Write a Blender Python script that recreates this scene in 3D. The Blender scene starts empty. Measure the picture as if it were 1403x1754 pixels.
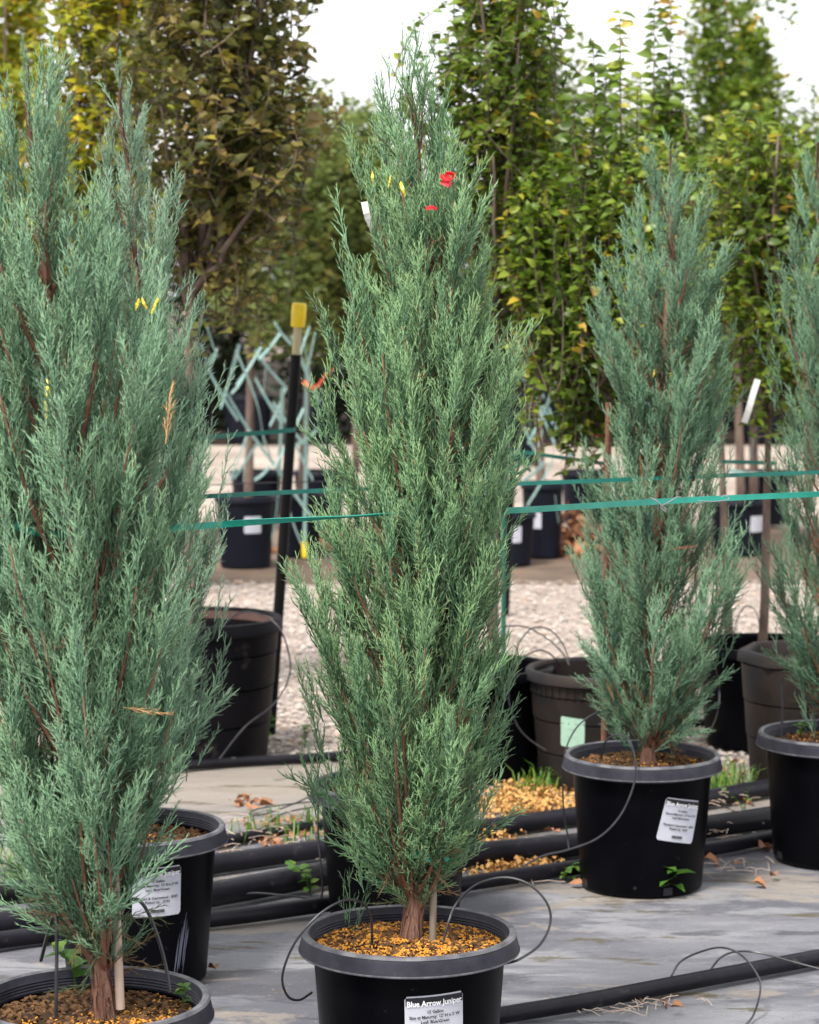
import bpy, math, random
import numpy as np
from mathutils import Vector, Matrix
S = bpy.context.scene
COL = S.collection
RNG = np.random.default_rng(7)
random.seed(7)
PI = math.pi

# ------------------------------------------------------------------ camera, sky, sun, exposure
F, W0, H0, CX, CY = 4300.0, 1403, 1754, 701.5, 877.0
CAMZ, PITCH = 1.63, math.atan(379 / 4300)
cd = bpy.data.cameras.new('camera'); cam = bpy.data.objects.new('camera', cd); COL.objects.link(cam)
cam.location = (0, 0, CAMZ); cam.rotation_euler = (PI / 2 - PITCH, 0, 0)
cd.sensor_fit = 'VERTICAL'; cd.sensor_height = 36; cd.sensor_width = 36 * W0 / H0
cd.lens = F / H0 * 36; cd.clip_start = .05; cd.clip_end = 900
cd.dof.use_dof = True; cd.dof.focus_distance = 5.05; cd.dof.aperture_fstop = 6.8
S.camera = cam

SUN_EL, SUN_AZ = math.radians(56), math.radians(212)     # azimuth clockwise from +Y
wd = bpy.data.worlds.new('World'); S.world = wd; wd.use_nodes = True
wt = wd.node_tree; wt.nodes.clear()
wo = wt.nodes.new('ShaderNodeOutputWorld'); bg = wt.nodes.new('ShaderNodeBackground')
sk = wt.nodes.new('ShaderNodeTexSky'); sk.sky_type = 'NISHITA'; sk.sun_disc = False
sk.sun_elevation = SUN_EL; sk.sun_rotation = SUN_AZ; sk.air_density = 1.0; sk.dust_density = 4.0
hs = wt.nodes.new('ShaderNodeHueSaturation'); hs.inputs['Saturation'].default_value = .12
mxw = wt.nodes.new('ShaderNodeMixRGB'); mxw.inputs[0].default_value = .55; mxw.inputs[2].default_value = (9.5, 9.6, 9.9, 1)
wt.links.new(sk.outputs[0], hs.inputs['Color']); wt.links.new(hs.outputs[0], mxw.inputs[1])
wt.links.new(mxw.outputs[0], bg.inputs[0]); wt.links.new(bg.outputs[0], wo.inputs[0])
bg.inputs[1].default_value = .10
sd = bpy.data.lights.new('sun', 'SUN'); sun = bpy.data.objects.new('sun', sd); COL.objects.link(sun)
sd.energy = 2.6; sd.angle = math.radians(13); sd.color = (1, .95, .88)
sv = Vector((math.sin(SUN_AZ) * math.cos(SUN_EL), math.cos(SUN_AZ) * math.cos(SUN_EL), math.sin(SUN_EL)))
sun.rotation_euler = sv.to_track_quat('Z', 'Y').to_euler(); sun.location = sv * 30
S.view_settings.view_transform = 'Standard'; S.view_settings.look = 'None'
S.view_settings.gamma = 1; S.view_settings.use_curve_mapping = False
S.view_settings.exposure = 1.2
S.render.engine = 'CYCLES'
S.cycles.max_bounces = 6; S.cycles.transparent_max_bounces = 4

# ------------------------------------------------------------------ helpers
cp, sp = math.cos(PITCH), math.sin(PITCH)
def ray(px, py):
    a, b = (px - CX) / F, (py - CY) / F
    return np.array([a, cp - b * sp, -sp - b * cp])
def at(px, py, Y):                       # point seen at a pixel, Y metres ahead
    d = ray(px, py); d = d * (Y / d[1]); return np.array([d[0], d[1], CAMZ + d[2]])
def onz(px, py, z=0.0):                  # point seen at a pixel on a level plane
    d = ray(px, py); t = (z - CAMZ) / d[2]; return np.array([d[0] * t, d[1] * t, z])

def link(o, parent=None):
    COL.objects.link(o)
    if parent is not None: o.parent = parent
    return o
def tag(o, label=None, cat=None, group=None, kind=None):
    if label: o['label'] = label
    if cat: o['category'] = cat
    if group: o['group'] = group
    if kind: o['kind'] = kind
    return o
def empty(name, loc, label, cat, group=None, rz=0):
    o = bpy.data.objects.new(name, None); o.empty_display_size = .1
    o.location = tuple(float(v) for v in loc); o.rotation_euler = (0, 0, rz); link(o)
    return tag(o, label, cat, group)
def copy_tree(o, parent=None):
    c = o.copy(); link(c)
    if parent is not None: c.parent = parent
    for ch in list(o.children): copy_tree(ch, c)
    return c

def np_mesh(name, V, T, mats, smooth=True, attrs=None, mi=None):
    me = bpy.data.meshes.new(name)
    V = np.asarray(V, np.float32); T = np.asarray(T, np.int32); k = T.shape[1]
    me.vertices.add(len(V)); me.vertices.foreach_set('co', V.ravel())
    me.loops.add(T.size); me.loops.foreach_set('vertex_index', T.ravel())
    me.polygons.add(len(T)); me.polygons.foreach_set('loop_start', np.arange(0, T.size, k, dtype=np.int32))
    try: me.polygons.foreach_set('loop_total', np.full(len(T), k, np.int32))
    except Exception: pass
    me.polygons.foreach_set('use_smooth', np.full(len(T), smooth, bool))
    for m in (mats if isinstance(mats, (list, tuple)) else [mats]): me.materials.append(m)
    if mi is not None: me.polygons.foreach_set('material_index', np.asarray(mi, np.int32))
    for n, a in (attrs or {}).items():
        at_ = me.attributes.new(n, 'FLOAT', 'POINT'); at_.data.foreach_set('value', np.asarray(a, np.float32))
    me.update(); return me

class MB:
    """collects shapes that become ONE mesh object"""
    def __init__(s): s.v, s.f, s.n = [], [], 0
    def add(s, V, Fc):
        s.v += [tuple(map(float, p)) for p in V]; s.f += [tuple(i + s.n for i in f) for f in Fc]; s.n += len(V)
    def lathe(s, prof, n=48, cx=0, cy=0, closed=False):
        m = len(prof); V = []
        for r, z in prof:
            for i in range(n):
                a = 2 * PI * i / n; V.append((cx + r * math.cos(a), cy + r * math.sin(a), z))
        Fc = []
        for j in range(m - 1):
            for i in range(n):
                k = (i + 1) % n; Fc.append((j * n + i, j * n + k, (j + 1) * n + k, (j + 1) * n + i))
        if closed: Fc.append(tuple(range(n))[::-1]); Fc.append(tuple((m - 1) * n + i for i in range(n)))
        s.add(V, Fc)
    def tube(s, pts, rad, n=6, cap=True):
        V, Fc = tube_np(pts, rad, n); s.add(V, [tuple(f) for f in Fc])
        if cap:
            b = s.n - len(V); s.f.append(tuple(b + i for i in range(n))[::-1]); s.f.append(tuple(b + len(V) - n + i for i in range(n)))
    def box(s, c, d, rz=0.0):
        V = []
        for x in (-1, 1):
            for y in (-1, 1):
                for z in (-1, 1):
                    a, b = x * d[0] / 2, y * d[1] / 2
                    V.append((c[0] + a * math.cos(rz) - b * math.sin(rz), c[1] + a * math.sin(rz) + b * math.cos(rz), c[2] + z * d[2] / 2))
        s.add(V, [(0, 1, 3, 2), (4, 6, 7, 5), (0, 4, 5, 1), (2, 3, 7, 6), (0, 2, 6, 4), (1, 5, 7, 3)])
    def ribbon(s, pts, w, th=.0012, tw=None):
        """flat strap along pts, w wide, standing upright, twisted by tw(i) radians"""
        pts = [np.array(p, float) for p in pts]; V, Fc = [], []
        for i, p in enumerate(pts):
            t = pts[min(i + 1, len(pts) - 1)] - pts[max(i - 1, 0)]; t /= np.linalg.norm(t) + 1e-9
            up = np.array([0, 0, 1.]) if abs(t[2]) < .8 else np.array([1., 0, 0])
            sd_ = np.cross(t, up); sd_ /= np.linalg.norm(sd_); up = np.cross(sd_, t)
            a = tw[i] if tw is not None else 0
            u2 = up * math.cos(a) + sd_ * math.sin(a); s2 = np.cross(t, u2)
            V += [p - u2 * w / 2 - s2 * th, p + u2 * w / 2 - s2 * th, p + u2 * w / 2 + s2 * th, p - u2 * w / 2 + s2 * th]
        for i in range(len(pts) - 1):
            for k in range(4): Fc.append((4 * i + k, 4 * i + (k + 1) % 4, 4 * i + 4 + (k + 1) % 4, 4 * i + 4 + k))
        Fc += [(3, 2, 1, 0), tuple(4 * (len(pts) - 1) + k for k in range(4))]
        s.add(V, Fc)
    def build(s, name, mat, parent=None, smooth=True, sharp=.7):
        me = bpy.data.meshes.new(name); me.from_pydata(s.v, [], s.f); me.update()
        me.materials.append(mat)
        me.polygons.foreach_set('use_smooth', [smooth] * len(me.polygons))
        if smooth and sharp:
            try: me.set_sharp_from_angle(angle=sharp)
            except Exception: pass
        return link(bpy.data.objects.new(name, me), parent)

def tube_np(pts, rad, n):
    pts = np.asarray(pts, float); m = len(pts)
    rad = np.broadcast_to(np.asarray(rad, float), (m,))
    T = np.gradient(pts, axis=0); T /= np.linalg.norm(T, axis=1)[:, None] + 1e-12
    u = np.cross(T[0], [0.3, 1, .1]); 
    if np.linalg.norm(u) < 1e-3: u = np.cross(T[0], [1, 0, 0])
    V = np.zeros((m, n, 3)); ang = np.arange(n) * 2 * PI / n
    for i in range(m):
        u = u - T[i] * u.dot(T[i]); u /= np.linalg.norm(u); w = np.cross(T[i], u)
        V[i] = pts[i] + rad[i] * (np.cos(ang)[:, None] * u + np.sin(ang)[:, None] * w)
    Fc = []
    for j in range(m - 1):
        for i in range(n):
            k = (i + 1) % n; Fc.append((j * n + i, j * n + k, (j + 1) * n + k, (j + 1) * n + i))
    return V.reshape(-1, 3), np.array(Fc)

def spline(pts, n=40):
    """Catmull-Rom through points"""
    p = np.asarray(pts, float); p = np.vstack([2 * p[0] - p[1], p, 2 * p[-1] - p[-2]])
    seg = len(p) - 3; out = []
    for i in range(n):
        t = i / (n - 1) * seg; k = min(int(t), seg - 1); u = t - k
        a, b, c, d = p[k:k + 4]
        out.append(.5 * ((2 * b) + (c - a) * u + (2 * a - 5 * b + 4 * c - d) * u * u + (3 * b - a - 3 * c + d) * u ** 3))
    return np.array(out)

# ------------------------------------------------------------------ materials
def srgb(r, g, b):
    f = lambda c: (c / 255 / 12.92) if c / 255 <= .04045 else ((c / 255 + .055) / 1.055) ** 2.4
    return (f(r), f(g), f(b), 1)
def mat(name, c1, c2=None, scale=20, rough=.6, bump=0, bscale=None, stretch=(1, 1, 1), detail=5, lo=.35, hi=.65, spec=.4, c3=None, s3=60, lo3=.6, hi3=.7, bdist=.004):
    m = bpy.data.materials.new(name); m.use_nodes = True; nt = m.node_tree; N = nt.nodes; L = nt.links
    b = N['Principled BSDF']; b.inputs['Roughness'].default_value = rough
    b.inputs['Specular IOR Level'].default_value = spec
    b.inputs['Base Color'].default_value = c1
    tc = N.new('ShaderNodeTexCoord'); mp = N.new('ShaderNodeMapping'); mp.inputs['Scale'].default_value = stretch
    L.new(tc.outputs['Object'], mp.inputs[0])
    def noise(s, d=detail):
        n = N.new('ShaderNodeTexNoise'); n.inputs['Scale'].default_value = s; n.inputs['Detail'].default_value = d
        n.inputs['Roughness'].default_value = .6; L.new(mp.outputs[0], n.inputs['Vector']); return n
    last = None
    if c2:
        n = noise(scale); mr = N.new('ShaderNodeMapRange'); mr.inputs[1].default_value = lo; mr.inputs[2].default_value = hi
        L.new(n.outputs[0], mr.inputs[0]); mx = N.new('ShaderNodeMixRGB'); mx.inputs[1].default_value = c1; mx.inputs[2].default_value = c2
        L.new(mr.outputs[0], mx.inputs[0]); last = mx
    if c3:
        n = noise(s3); mr = N.new('ShaderNodeMapRange'); mr.inputs[1].default_value = lo3; mr.inputs[2].default_value = hi3
        L.new(n.outputs[0], mr.inputs[0]); mx = N.new('ShaderNodeMixRGB'); mx.inputs[2].default_value = c3
        mx.inputs[1].default_value = c1
        if last: L.new(last.outputs[0], mx.inputs[1])
        L.new(mr.outputs[0], mx.inputs[0]); last = mx
    if last: L.new(last.outputs[0], b.inputs['Base Color'])
    if bump:
        n = noise(bscale or scale * 2); bp = N.new('ShaderNodeBump'); bp.inputs['Strength'].default_value = bump; bp.inputs['Distance'].default_value = bdist
        L.new(n.outputs[0], bp.inputs['Height']); L.new(bp.outputs[0], b.inputs['Normal'])
    return m
def ramp_mat(name, stops, rough=.5, transl=.3, attr='var', spec=.35, tipcol=None, bump=0):
    """leaf colour that belongs to each leaf (attribute var); tipcol = paler young growth (attribute tip)"""
    m = bpy.data.materials.new(name); m.use_nodes = True; nt = m.node_tree; N = nt.nodes; L = nt.links
    b = N['Principled BSDF']; b.inputs['Roughness'].default_value = rough; b.inputs['Specular IOR Level'].default_value = spec
    a = N.new('ShaderNodeAttribute'); a.attribute_name = attr
    r = N.new('ShaderNodeValToRGB'); e = r.color_ramp.elements
    while len(e) < len(stops): e.new(.5)
    for el, (p, c) in zip(e, stops): el.position = p; el.color = c
    L.new(a.outputs['Fac'], r.inputs[0]); col = r.outputs[0]
    if tipcol:
        a2 = N.new('ShaderNodeAttribute'); a2.attribute_name = 'tip'
        mx = N.new('ShaderNodeMixRGB'); mx.inputs[2].default_value = tipcol
        L.new(a2.outputs['Fac'], mx.inputs[0]); L.new(col, mx.inputs[1]); col = mx.outputs[0]
    L.new(col, b.inputs['Base Color'])
    if bump:
        tc = N.new('ShaderNodeTexCoord'); n = N.new('ShaderNodeTexNoise'); n.inputs['Scale'].default_value = 420; L.new(tc.outputs['Object'], n.inputs['Vector'])
        bp = N.new('ShaderNodeBump'); bp.inputs['Strength'].default_value = bump; bp.inputs['Distance'].default_value = .002
        L.new(n.outputs[0], bp.inputs['Height']); L.new(bp.outputs[0], b.inputs['Normal'])
    t = N.new('ShaderNodeBsdfTranslucent'); L.new(col, t.inputs[0])
    ms = N.new('ShaderNodeMixShader'); ms.inputs[0].default_value = transl
    L.new(b.outputs[0], ms.inputs[1]); L.new(t.outputs[0], ms.inputs[2]); L.new(ms.outputs[0], N['Material Output'].inputs[0])
    return m

M = {}
M['pot'] = mat('black_plastic', (.0014, .0014, .0022, 1), (.0026, .0026, .004, 1), 6, .34, .05, 90, c3=(.045, .045, .055, 1), s3=50, lo3=.67, hi3=.82, spec=.055)
M['rim'] = mat('weathered_rim', (.014, .014, .021, 1), (.028, .028, .040, 1), 18, .5, .08, 120, spec=.22, c3=(.075, .075, .085, 1), s3=70, lo3=.64, hi3=.8)
M['edge'] = mat('worn_plastic_edge', (.05, .05, .062, 1), (.13, .13, .14, 1), 24, .5, spec=.3)
M['oldpot'] = mat('old_brown_plastic', (.007, .0055, .005, 1), (.021, .0145, .012, 1), 5, .6, .08, 60, c3=(.009, .009, .011, 1), s3=7, lo3=.48, hi3=.66, spec=.2)
M['tallpot'] = mat('dusty_black_plastic', (.0026, .0026, .004, 1), (.005, .0045, .006, 1), 5, .5, .06, 60, spec=.07, c3=(.05, .04, .036, 1), s3=12, lo3=.62, hi3=.8)
M['innerpot'] = mat('faded_brown_plastic', (.085, .048, .040, 1), (.14, .09, .078, 1), 9, .7, .1, 60, spec=.2)
M['farpot'] = mat('far_black_plastic', (.004, .005, .010, 1), (.007, .008, .014, 1), 5, .5, spec=.12)
M['pipe'] = mat('black_poly_pipe', (.006, .006, .009, 1), (.014, .013, .018, 1), 9, .38, .05, 80, c3=(.065, .058, .052, 1), s3=26, lo3=.62, hi3=.80, spec=.17)
M['tubing'] = mat('drip_tubing', (.012, .012, .016, 1), (.03, .03, .034, 1), 30, .38, spec=.5)
M['soil'] = mat('dark_soil', (.028, .017, .012, 1), (.07, .042, .026, 1), 60, .95, .9, 140, spec=.1, bdist=.01)
M['chip_gold'] = mat('golden_mulch', (.62, .29, .045, 1), (.44, .18, .025, 1), 60, .8, spec=.2, c3=(.09, .04, .018, 1), s3=80, lo3=.60, hi3=.66)
M['chip_brown'] = mat('brown_mulch', (.030, .016, .010, 1), (.15, .08, .035, 1), 70, .9, spec=.15)
M['bark'] = mat('shreddy_red_bark', (.115, .055, .040, 1), (.23, .13, .095, 1), 45, .9, 1.0, 70, stretch=(1, 1, .18), spec=.15, bdist=.012, c3=(.05, .025, .02, 1), s3=60, lo3=.55, hi3=.68)
M['branch'] = mat('red_brown_branch', (.12, .05, .035, 1), (.20, .10, .065, 1), 60, .85, .4, 120, spec=.2)
M['tbark'] = mat('grey_brown_bark', (.085, .060, .048, 1), (.17, .125, .10, 1), 24, .85, .5, 50, stretch=(1, 1, .3), spec=.2)
M['stakewood'] = mat('pale_stake_wood', (.38, .28, .22, 1), (.47, .37, .30, 1), 25, .7, .2, 60, stretch=(1, 1, .1))
M['bamboo'] = mat('grey_bamboo', (.13, .105, .08, 1), (.22, .19, .145, 1), 30, .6, .2, 60, stretch=(1, 1, .1))
M['tie'] = mat('green_tie_tape', (.0, .13, .085, 1), (.0, .18, .12, 1), 60, .4, spec=.5)
M['strap'] = mat('teal_strap', (.008, .21, .155, 1), (.015, .27, .21, 1), 16, .42, .1, 120, spec=.5)
M['strapd'] = mat('dark_teal_strap', (.006, .11, .09, 1), (.01, .15, .12, 1), 30, .45, spec=.4)
M['guy'] = mat('pale_guy_strap', (.22, .39, .36, 1), (.34, .51, .48, 1), 20, .55, spec=.4)
M['label'] = mat('white_label', (.42, .43, .49, 1), (.47, .48, .54, 1), 30, .45)
M['ink'] = mat('black_ink', (.012, .012, .016, 1), None, rough=.5)
M['inkw'] = mat('white_print', (.86, .86, .88, 1), None, rough=.5)
M['mint'] = mat('mint_label', (.27, .44, .34, 1), (.32, .49, .39, 1), 30, .5)
M['mintink'] = mat('faded_ink', (.20, .34, .27, 1), None, rough=.6)
M['yellow'] = mat('yellow_plastic', (.85, .62, .012, 1), (.78, .55, .010, 1), 20, .4, spec=.5)
M['tan'] = mat('tan_wood', (.40, .34, .19, 1), (.48, .42, .26, 1), 30, .7, .1, 60, stretch=(1, 1, .15))
M['post'] = mat('black_post', (.003, .0035, .004, 1), (.006, .0065, .007, 1), 12, .45, spec=.12)
M['gpost'] = mat('green_post', (.008, .085, .06, 1), (.012, .12, .085, 1), 12, .45, spec=.4)
M['red'] = mat('red_ribbon', (.75, .02, .03, 1), (.65, .015, .03, 1), 20, .45)
M['orange'] = mat('orange_ribbon', (.85, .13, .07, 1), None, rough=.5)
M['white'] = mat('white_tag', (.52, .52, .50, 1), (.46, .46, .44, 1), 20, .5)
M['wire'] = mat('steel_wire', (.30, .30, .32, 1), None, rough=.3); M['wire'].node_tree.nodes['Principled BSDF'].inputs['Metallic'].default_value = .8
M['dead'] = mat('dead_juniper', (.52, .30, .13, 1), (.40, .20, .09, 1), 60, .8)
M['deadred'] = mat('dead_red_juniper', (.20, .065, .035, 1), (.28, .11, .06, 1), 60, .8)
M['litter'] = mat('golden_litter', (.58, .35, .12, 1), (.34, .16, .05, 1), 22, .75, spec=.25)
M['dryleaf'] = mat('dry_brown_leaf', (.20, .085, .045, 1), (.36, .18, .09, 1), 25, .75, spec=.25)
M['scuff'] = mat('pale_scuff', (.13, .14, .20, 1), (.05, .05, .07, 1), 60, .55, stretch=(1, 1, .15))
jb = [(0, (.034, .078, .046, 1)), (.5, (.092, .190, .118, 1)), (1, (.155, .275, .180, 1))]
jg = [(0, (.028, .072, .046, 1)), (.5, (.072, .170, .093, 1)), (1, (.136, .260, .152, 1))]
js = [(0, (.085, .162, .104, 1)), (.5, (.155, .272, .180, 1)), (1, (.205, .335, .230, 1))]
M['jun_blue'] = ramp_mat('juniper_blue_green', jb, .6, .07, tipcol=(.32, .50, .25, 1), bump=.5)
M['jun_green'] = ramp_mat('juniper_green', jg, .6, .07, tipcol=(.32, .49, .19, 1), bump=.5)
M['jun_silver'] = ramp_mat('juniper_silver', js, .6, .10, tipcol=(.32, .43, .28, 1), bump=.5)
M['jun_old'] = ramp_mat('old_inner_needles', [(0, (.10, .05, .025, 1)), (.4, (.15, .095, .045, 1)), (.75, (.075, .085, .035, 1)), (1, (.06, .09, .05, 1))], .7, .1)
gr = lambda *a: [(p, (r, g, b, 1)) for p, r, g, b in a]
M['lf_green'] = ramp_mat('green_leaf', gr((0, .034, .072, .010), (.3, .095, .160, .016), (.60, .155, .24, .026), (.84, .31, .36, .036), (.93, .50, .36, .03), (1, .38, .15, .05)), .40, .45, spec=.5)
M['lf_olive'] = ramp_mat('olive_brown_leaf', gr((0, .036, .050, .012), (.3, .090, .100, .024), (.55, .16, .155, .032), (.76, .23, .17, .055), (.88, .36, .31, .045), (1, .30, .15, .09)), .40, .42, spec=.5)
M['lf_yellow'] = ramp_mat('yellowing_leaf', gr((0, .075, .11, .014), (.3, .19, .23, .020), (.55, .34, .36, .022), (.75, .54, .46, .020), (.9, .44, .25, .03), (1, .24, .11, .04)), .42, .5, spec=.45)
M['lf_dark'] = ramp_mat('dark_green_leaf', gr((0, .026, .062, .014), (.5, .066, .125, .026), (.8, .13, .20, .036), (.93, .23, .23, .04), (1, .28, .17, .04)), .42, .42, spec=.45)
M['lf_shade'] = ramp_mat('shade_toned_leaf', gr((0, .010, .018, .008), (.6, .020, .034, .014), (1, .045, .050, .024)), .5, .2, spec=.3)  # farthest row: deep shade among the crowns painted into the leaf colour
M['lf_weed'] = ramp_mat('weed_leaf', gr((0, .045, .12, .016), (.6, .085, .20, .024), (1, .17, .26, .03)), .5, .35)
M['lf_far'] = ramp_mat('far_leaf', gr((0, .060, .095, .024), (.5, .15, .20, .050), (.8, .27, .31, .08), (1, .40, .33, .08)), .5, .45)

# ------------------------------------------------------------------ the setting
def sheet(name, x0, x1, y0, y1, z, m, nx=2, ny=2, fn=None):
    xs, ys = np.linspace(x0, x1, nx), np.linspace(y0, y1, ny)
    X, Y = np.meshgrid(xs, ys); Z = np.full_like(X, z) if fn is None else z + fn(X, Y)
    V = np.stack([X, Y, Z], -1).reshape(-1, 3)
    i = np.arange(nx * ny).reshape(ny, nx)
    Q = np.stack([i[:-1, :-1], i[:-1, 1:], i[1:, 1:], i[1:, :-1]], -1).reshape(-1, 4)
    return tag(link(bpy.data.objects.new(name, np_mesh(name, V, Q, m))), kind='structure')
M['ground'] = mat('pale_ground', srgb(160, 148, 138), srgb(132, 120, 110), 1.2, .95, .4, 40, spec=.1)
M['gravelbed'] = mat('gravel_bed', srgb(164, 152, 144), srgb(126, 114, 106), 9, .95, .6, 60, c3=srgb(170, 126, 90), s3=3, lo3=.62, hi3=.72, spec=.1)
M['dirtbed'] = mat('brown_dirt_bed', (.16, .115, .085, 1), (.10, .075, .06, 1), 3, .95, .5, 40, spec=.1)
M['mulchbed'] = mat('dark_mulch_bed', (.016, .012, .010, 1), (.035, .024, .018, 1), 5, .95, .6, 40, spec=.1)
def cloth_mat():
    m = mat('grey_ground_cloth', (.115, .116, .136, 1), None, rough=.75, spec=.25); nt = m.node_tree; N = nt.nodes; L = nt.links; b = N['Principled BSDF']
    tc = [n for n in N if n.type == 'TEX_COORD'][0]
    def nz(s, st, det=6, ro=.6, dist=0, off=0):
        mp = N.new('ShaderNodeMapping'); mp.inputs['Scale'].default_value = st; mp.inputs['Location'].default_value = (off, off * .7, 0); mp.inputs['Rotation'].default_value = (0, 0, .16); L.new(tc.outputs['Object'], mp.inputs[0])
        n = N.new('ShaderNodeTexNoise'); n.inputs['Scale'].default_value = s; n.inputs['Detail'].default_value = det; n.inputs['Roughness'].default_value = ro; n.inputs['Distortion'].default_value = dist
        L.new(mp.outputs[0], n.inputs['Vector']); return n.outputs[0]
    def mixin(src, fac, lo, hi, col, amt=1.0):
        mr = N.new('ShaderNodeMapRange'); mr.inputs[1].default_value = lo; mr.inputs[2].default_value = hi; mr.inputs[4].default_value = amt; L.new(fac, mr.inputs[0])
        mx = N.new('ShaderNodeMixRGB'); mx.inputs[2].default_value = col
        L.new(mr.outputs[0], mx.inputs[0])
        if src is None: mx.inputs[1].default_value = (.115, .116, .136, 1)
        else: L.new(src, mx.inputs[1])
        return mx.outputs[0]
    src = mixin(None, nz(2.6, (.7, 1.5, 1), 9, .65, .4), .44, .56, (.185, .186, .206, 1))
    src = mixin(src, nz(1.6, (.55, 1.5, 1), 9, .68, .5, 7), .51, .565, (.255, .256, .272, 1), .85)
    src = mixin(src, nz(1.7, (.55, 1.5, 1), 10, .66, .6, 3), .56, .59, (.33, .28, .22, 1), .55)
    src = mixin(src, nz(2.2, (.5, 1.7, 1), 9, .66, .5, 11), .55, .60, (.055, .055, .068, 1), .75)
    g = N.new('ShaderNodeSeparateXYZ'); L.new(tc.outputs['Object'], g.inputs[0])
    ad = N.new('ShaderNodeMath'); ad.operation = 'ADD'; L.new(g.outputs[1], ad.inputs[0]); L.new(nz(1.3, (1, 1, 1), 8), ad.inputs[1])
    src = mixin(src, ad.outputs[0], 7.9, 8.5, (.29, .25, .208, 1), .8)          # silt washed over the far part of the cloth
    src = mixin(src, nz(5.5, (.5, 1.5, 1), 9, .7, .3, 5), .58, .61, (.095, .078, .042, 1), .8)
    src = mixin(src, nz(60, (1, 1, 1), 3, .7), .60, .75, (.09, .08, .07, 1), .5)
    src = mixin(src, nz(95, (1, 1, 1), 2, .7, 0, 9), .64, .74, (.42, .40, .37, 1), .5)
    L.new(src, b.inputs['Base Color'])
    wv = N.new('ShaderNodeTexWave'); wv.inputs['Scale'].default_value = 110; wv.bands_direction = 'X'; L.new(tc.outputs['Object'], wv.inputs['Vector'])
    wy = N.new('ShaderNodeTexWave'); wy.inputs['Scale'].default_value = 110; wy.bands_direction = 'Y'; L.new(tc.outputs['Object'], wy.inputs['Vector'])
    am = N.new('ShaderNodeMath'); am.operation = 'MULTIPLY'; L.new(wv.outputs[1], am.inputs[0]); L.new(wy.outputs[1], am.inputs[1])
    a2 = N.new('ShaderNodeMath'); a2.operation = 'MULTIPLY_ADD'; a2.inputs[1].default_value = .10
    L.new(am.outputs[0], a2.inputs[0]); L.new(nz(9, (.6, 1.5, 1), 9, .62, .4), a2.inputs[2])
    bp = N.new('ShaderNodeBump'); bp.inputs['Strength'].default_value = .7; bp.inputs['Distance'].default_value = .03
    L.new(a2.outputs[0], bp.inputs['Height']); L.new(bp.outputs[0], b.inputs['Normal'])
    return m
M['cloth'] = cloth_mat()
def vnoise(X, Y, seed, freq):
    r = np.random.default_rng(seed); out = np.zeros_like(X)
    for k in range(14):
        a = r.uniform(0, 2 * PI); f = freq * r.uniform(.5, 1.6); out += np.sin(f * (X * math.cos(a) + Y * math.sin(a)) + r.uniform(0, 6.3))
    return out / 14
sheet('ground', -160, 160, -6, 420, -.03, M['ground'])
sheet('ground_cloth', -4.2, 4.2, 2.6, 8.85, -.003, M['cloth'], 240, 200,
      lambda X, Y: .006 * vnoise(X, Y, 3, 9) + .012 * np.abs(vnoise(X * .4, Y * 1.3, 5, 7)) ** 1.0 * .6 - .004)
sheet('gravel_road', -9, 9, 8.8, 14.1, -.012, M['gravelbed'])
sheet('dirt_bed', -11, 11, 14.0, 17.3, -.006, M['dirtbed'], 60, 30, lambda X, Y: .015 * vnoise(X, Y, 9, 5))
sheet('mulch_bed', -30, 30, 27.0, 60, -.01, M['mulchbed'])

# gravel stones
def stones(n, seed):
    r = np.random.default_rng(seed)
    base = np.array([[0, 0, .6], [1, 0, 0], [.25, .95, .1], [-.85, .55, 0], [-.8, -.6, .1], [.3, -.9, 0], [0, 0, -.5]])
    tri = np.array([[0, 1, 2], [0, 2, 3], [0, 3, 4], [0, 4, 5], [0, 5, 1], [6, 2, 1], [6, 3, 2], [6, 4, 3], [6, 5, 4], [6, 1, 5]])
    y = 8.6 + 5.5 * r.random(n) ** 1.25; x = (r.random(n) - .5) * 2 * (y * .2 + .35)
    s = .006 + .012 * r.random(n) ** 2.2; a = r.random(n) * 2 * PI
    B = base[None] * (1 + .35 * (r.random((n, 7, 3)) - .5)) * s[:, None, None]
    c, s_ = np.cos(a)[:, None], np.sin(a)[:, None]
    V = np.stack([B[..., 0] * c - B[..., 1] * s_ + x[:, None], B[..., 0] * s_ + B[..., 1] * c + y[:, None], B[..., 2] * .8 - .006 + s[:, None] * .3], -1)
    T = (tri[None] + 7 * np.arange(n)[:, None, None]).reshape(-1, 3)
    return V.reshape(-1, 3), T, np.repeat(r.random(n), 7)
M['stone'] = ramp_mat('gravel_stone', gr((0, .22, .185, .16), (.4, .36, .315, .285), (.75, .46, .415, .38), (.9, .42, .31, .23), (1, .58, .545, .51)), .9, 0, spec=.15)
V, T, a = stones(26000, 4)
o = link(bpy.data.objects.new('gravel', np_mesh('gravel', V, T, M['stone'], False, {'var': a}))); tag(o, 'pale pinkish crushed gravel covering the road', 'gravel', kind='stuff')

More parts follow.
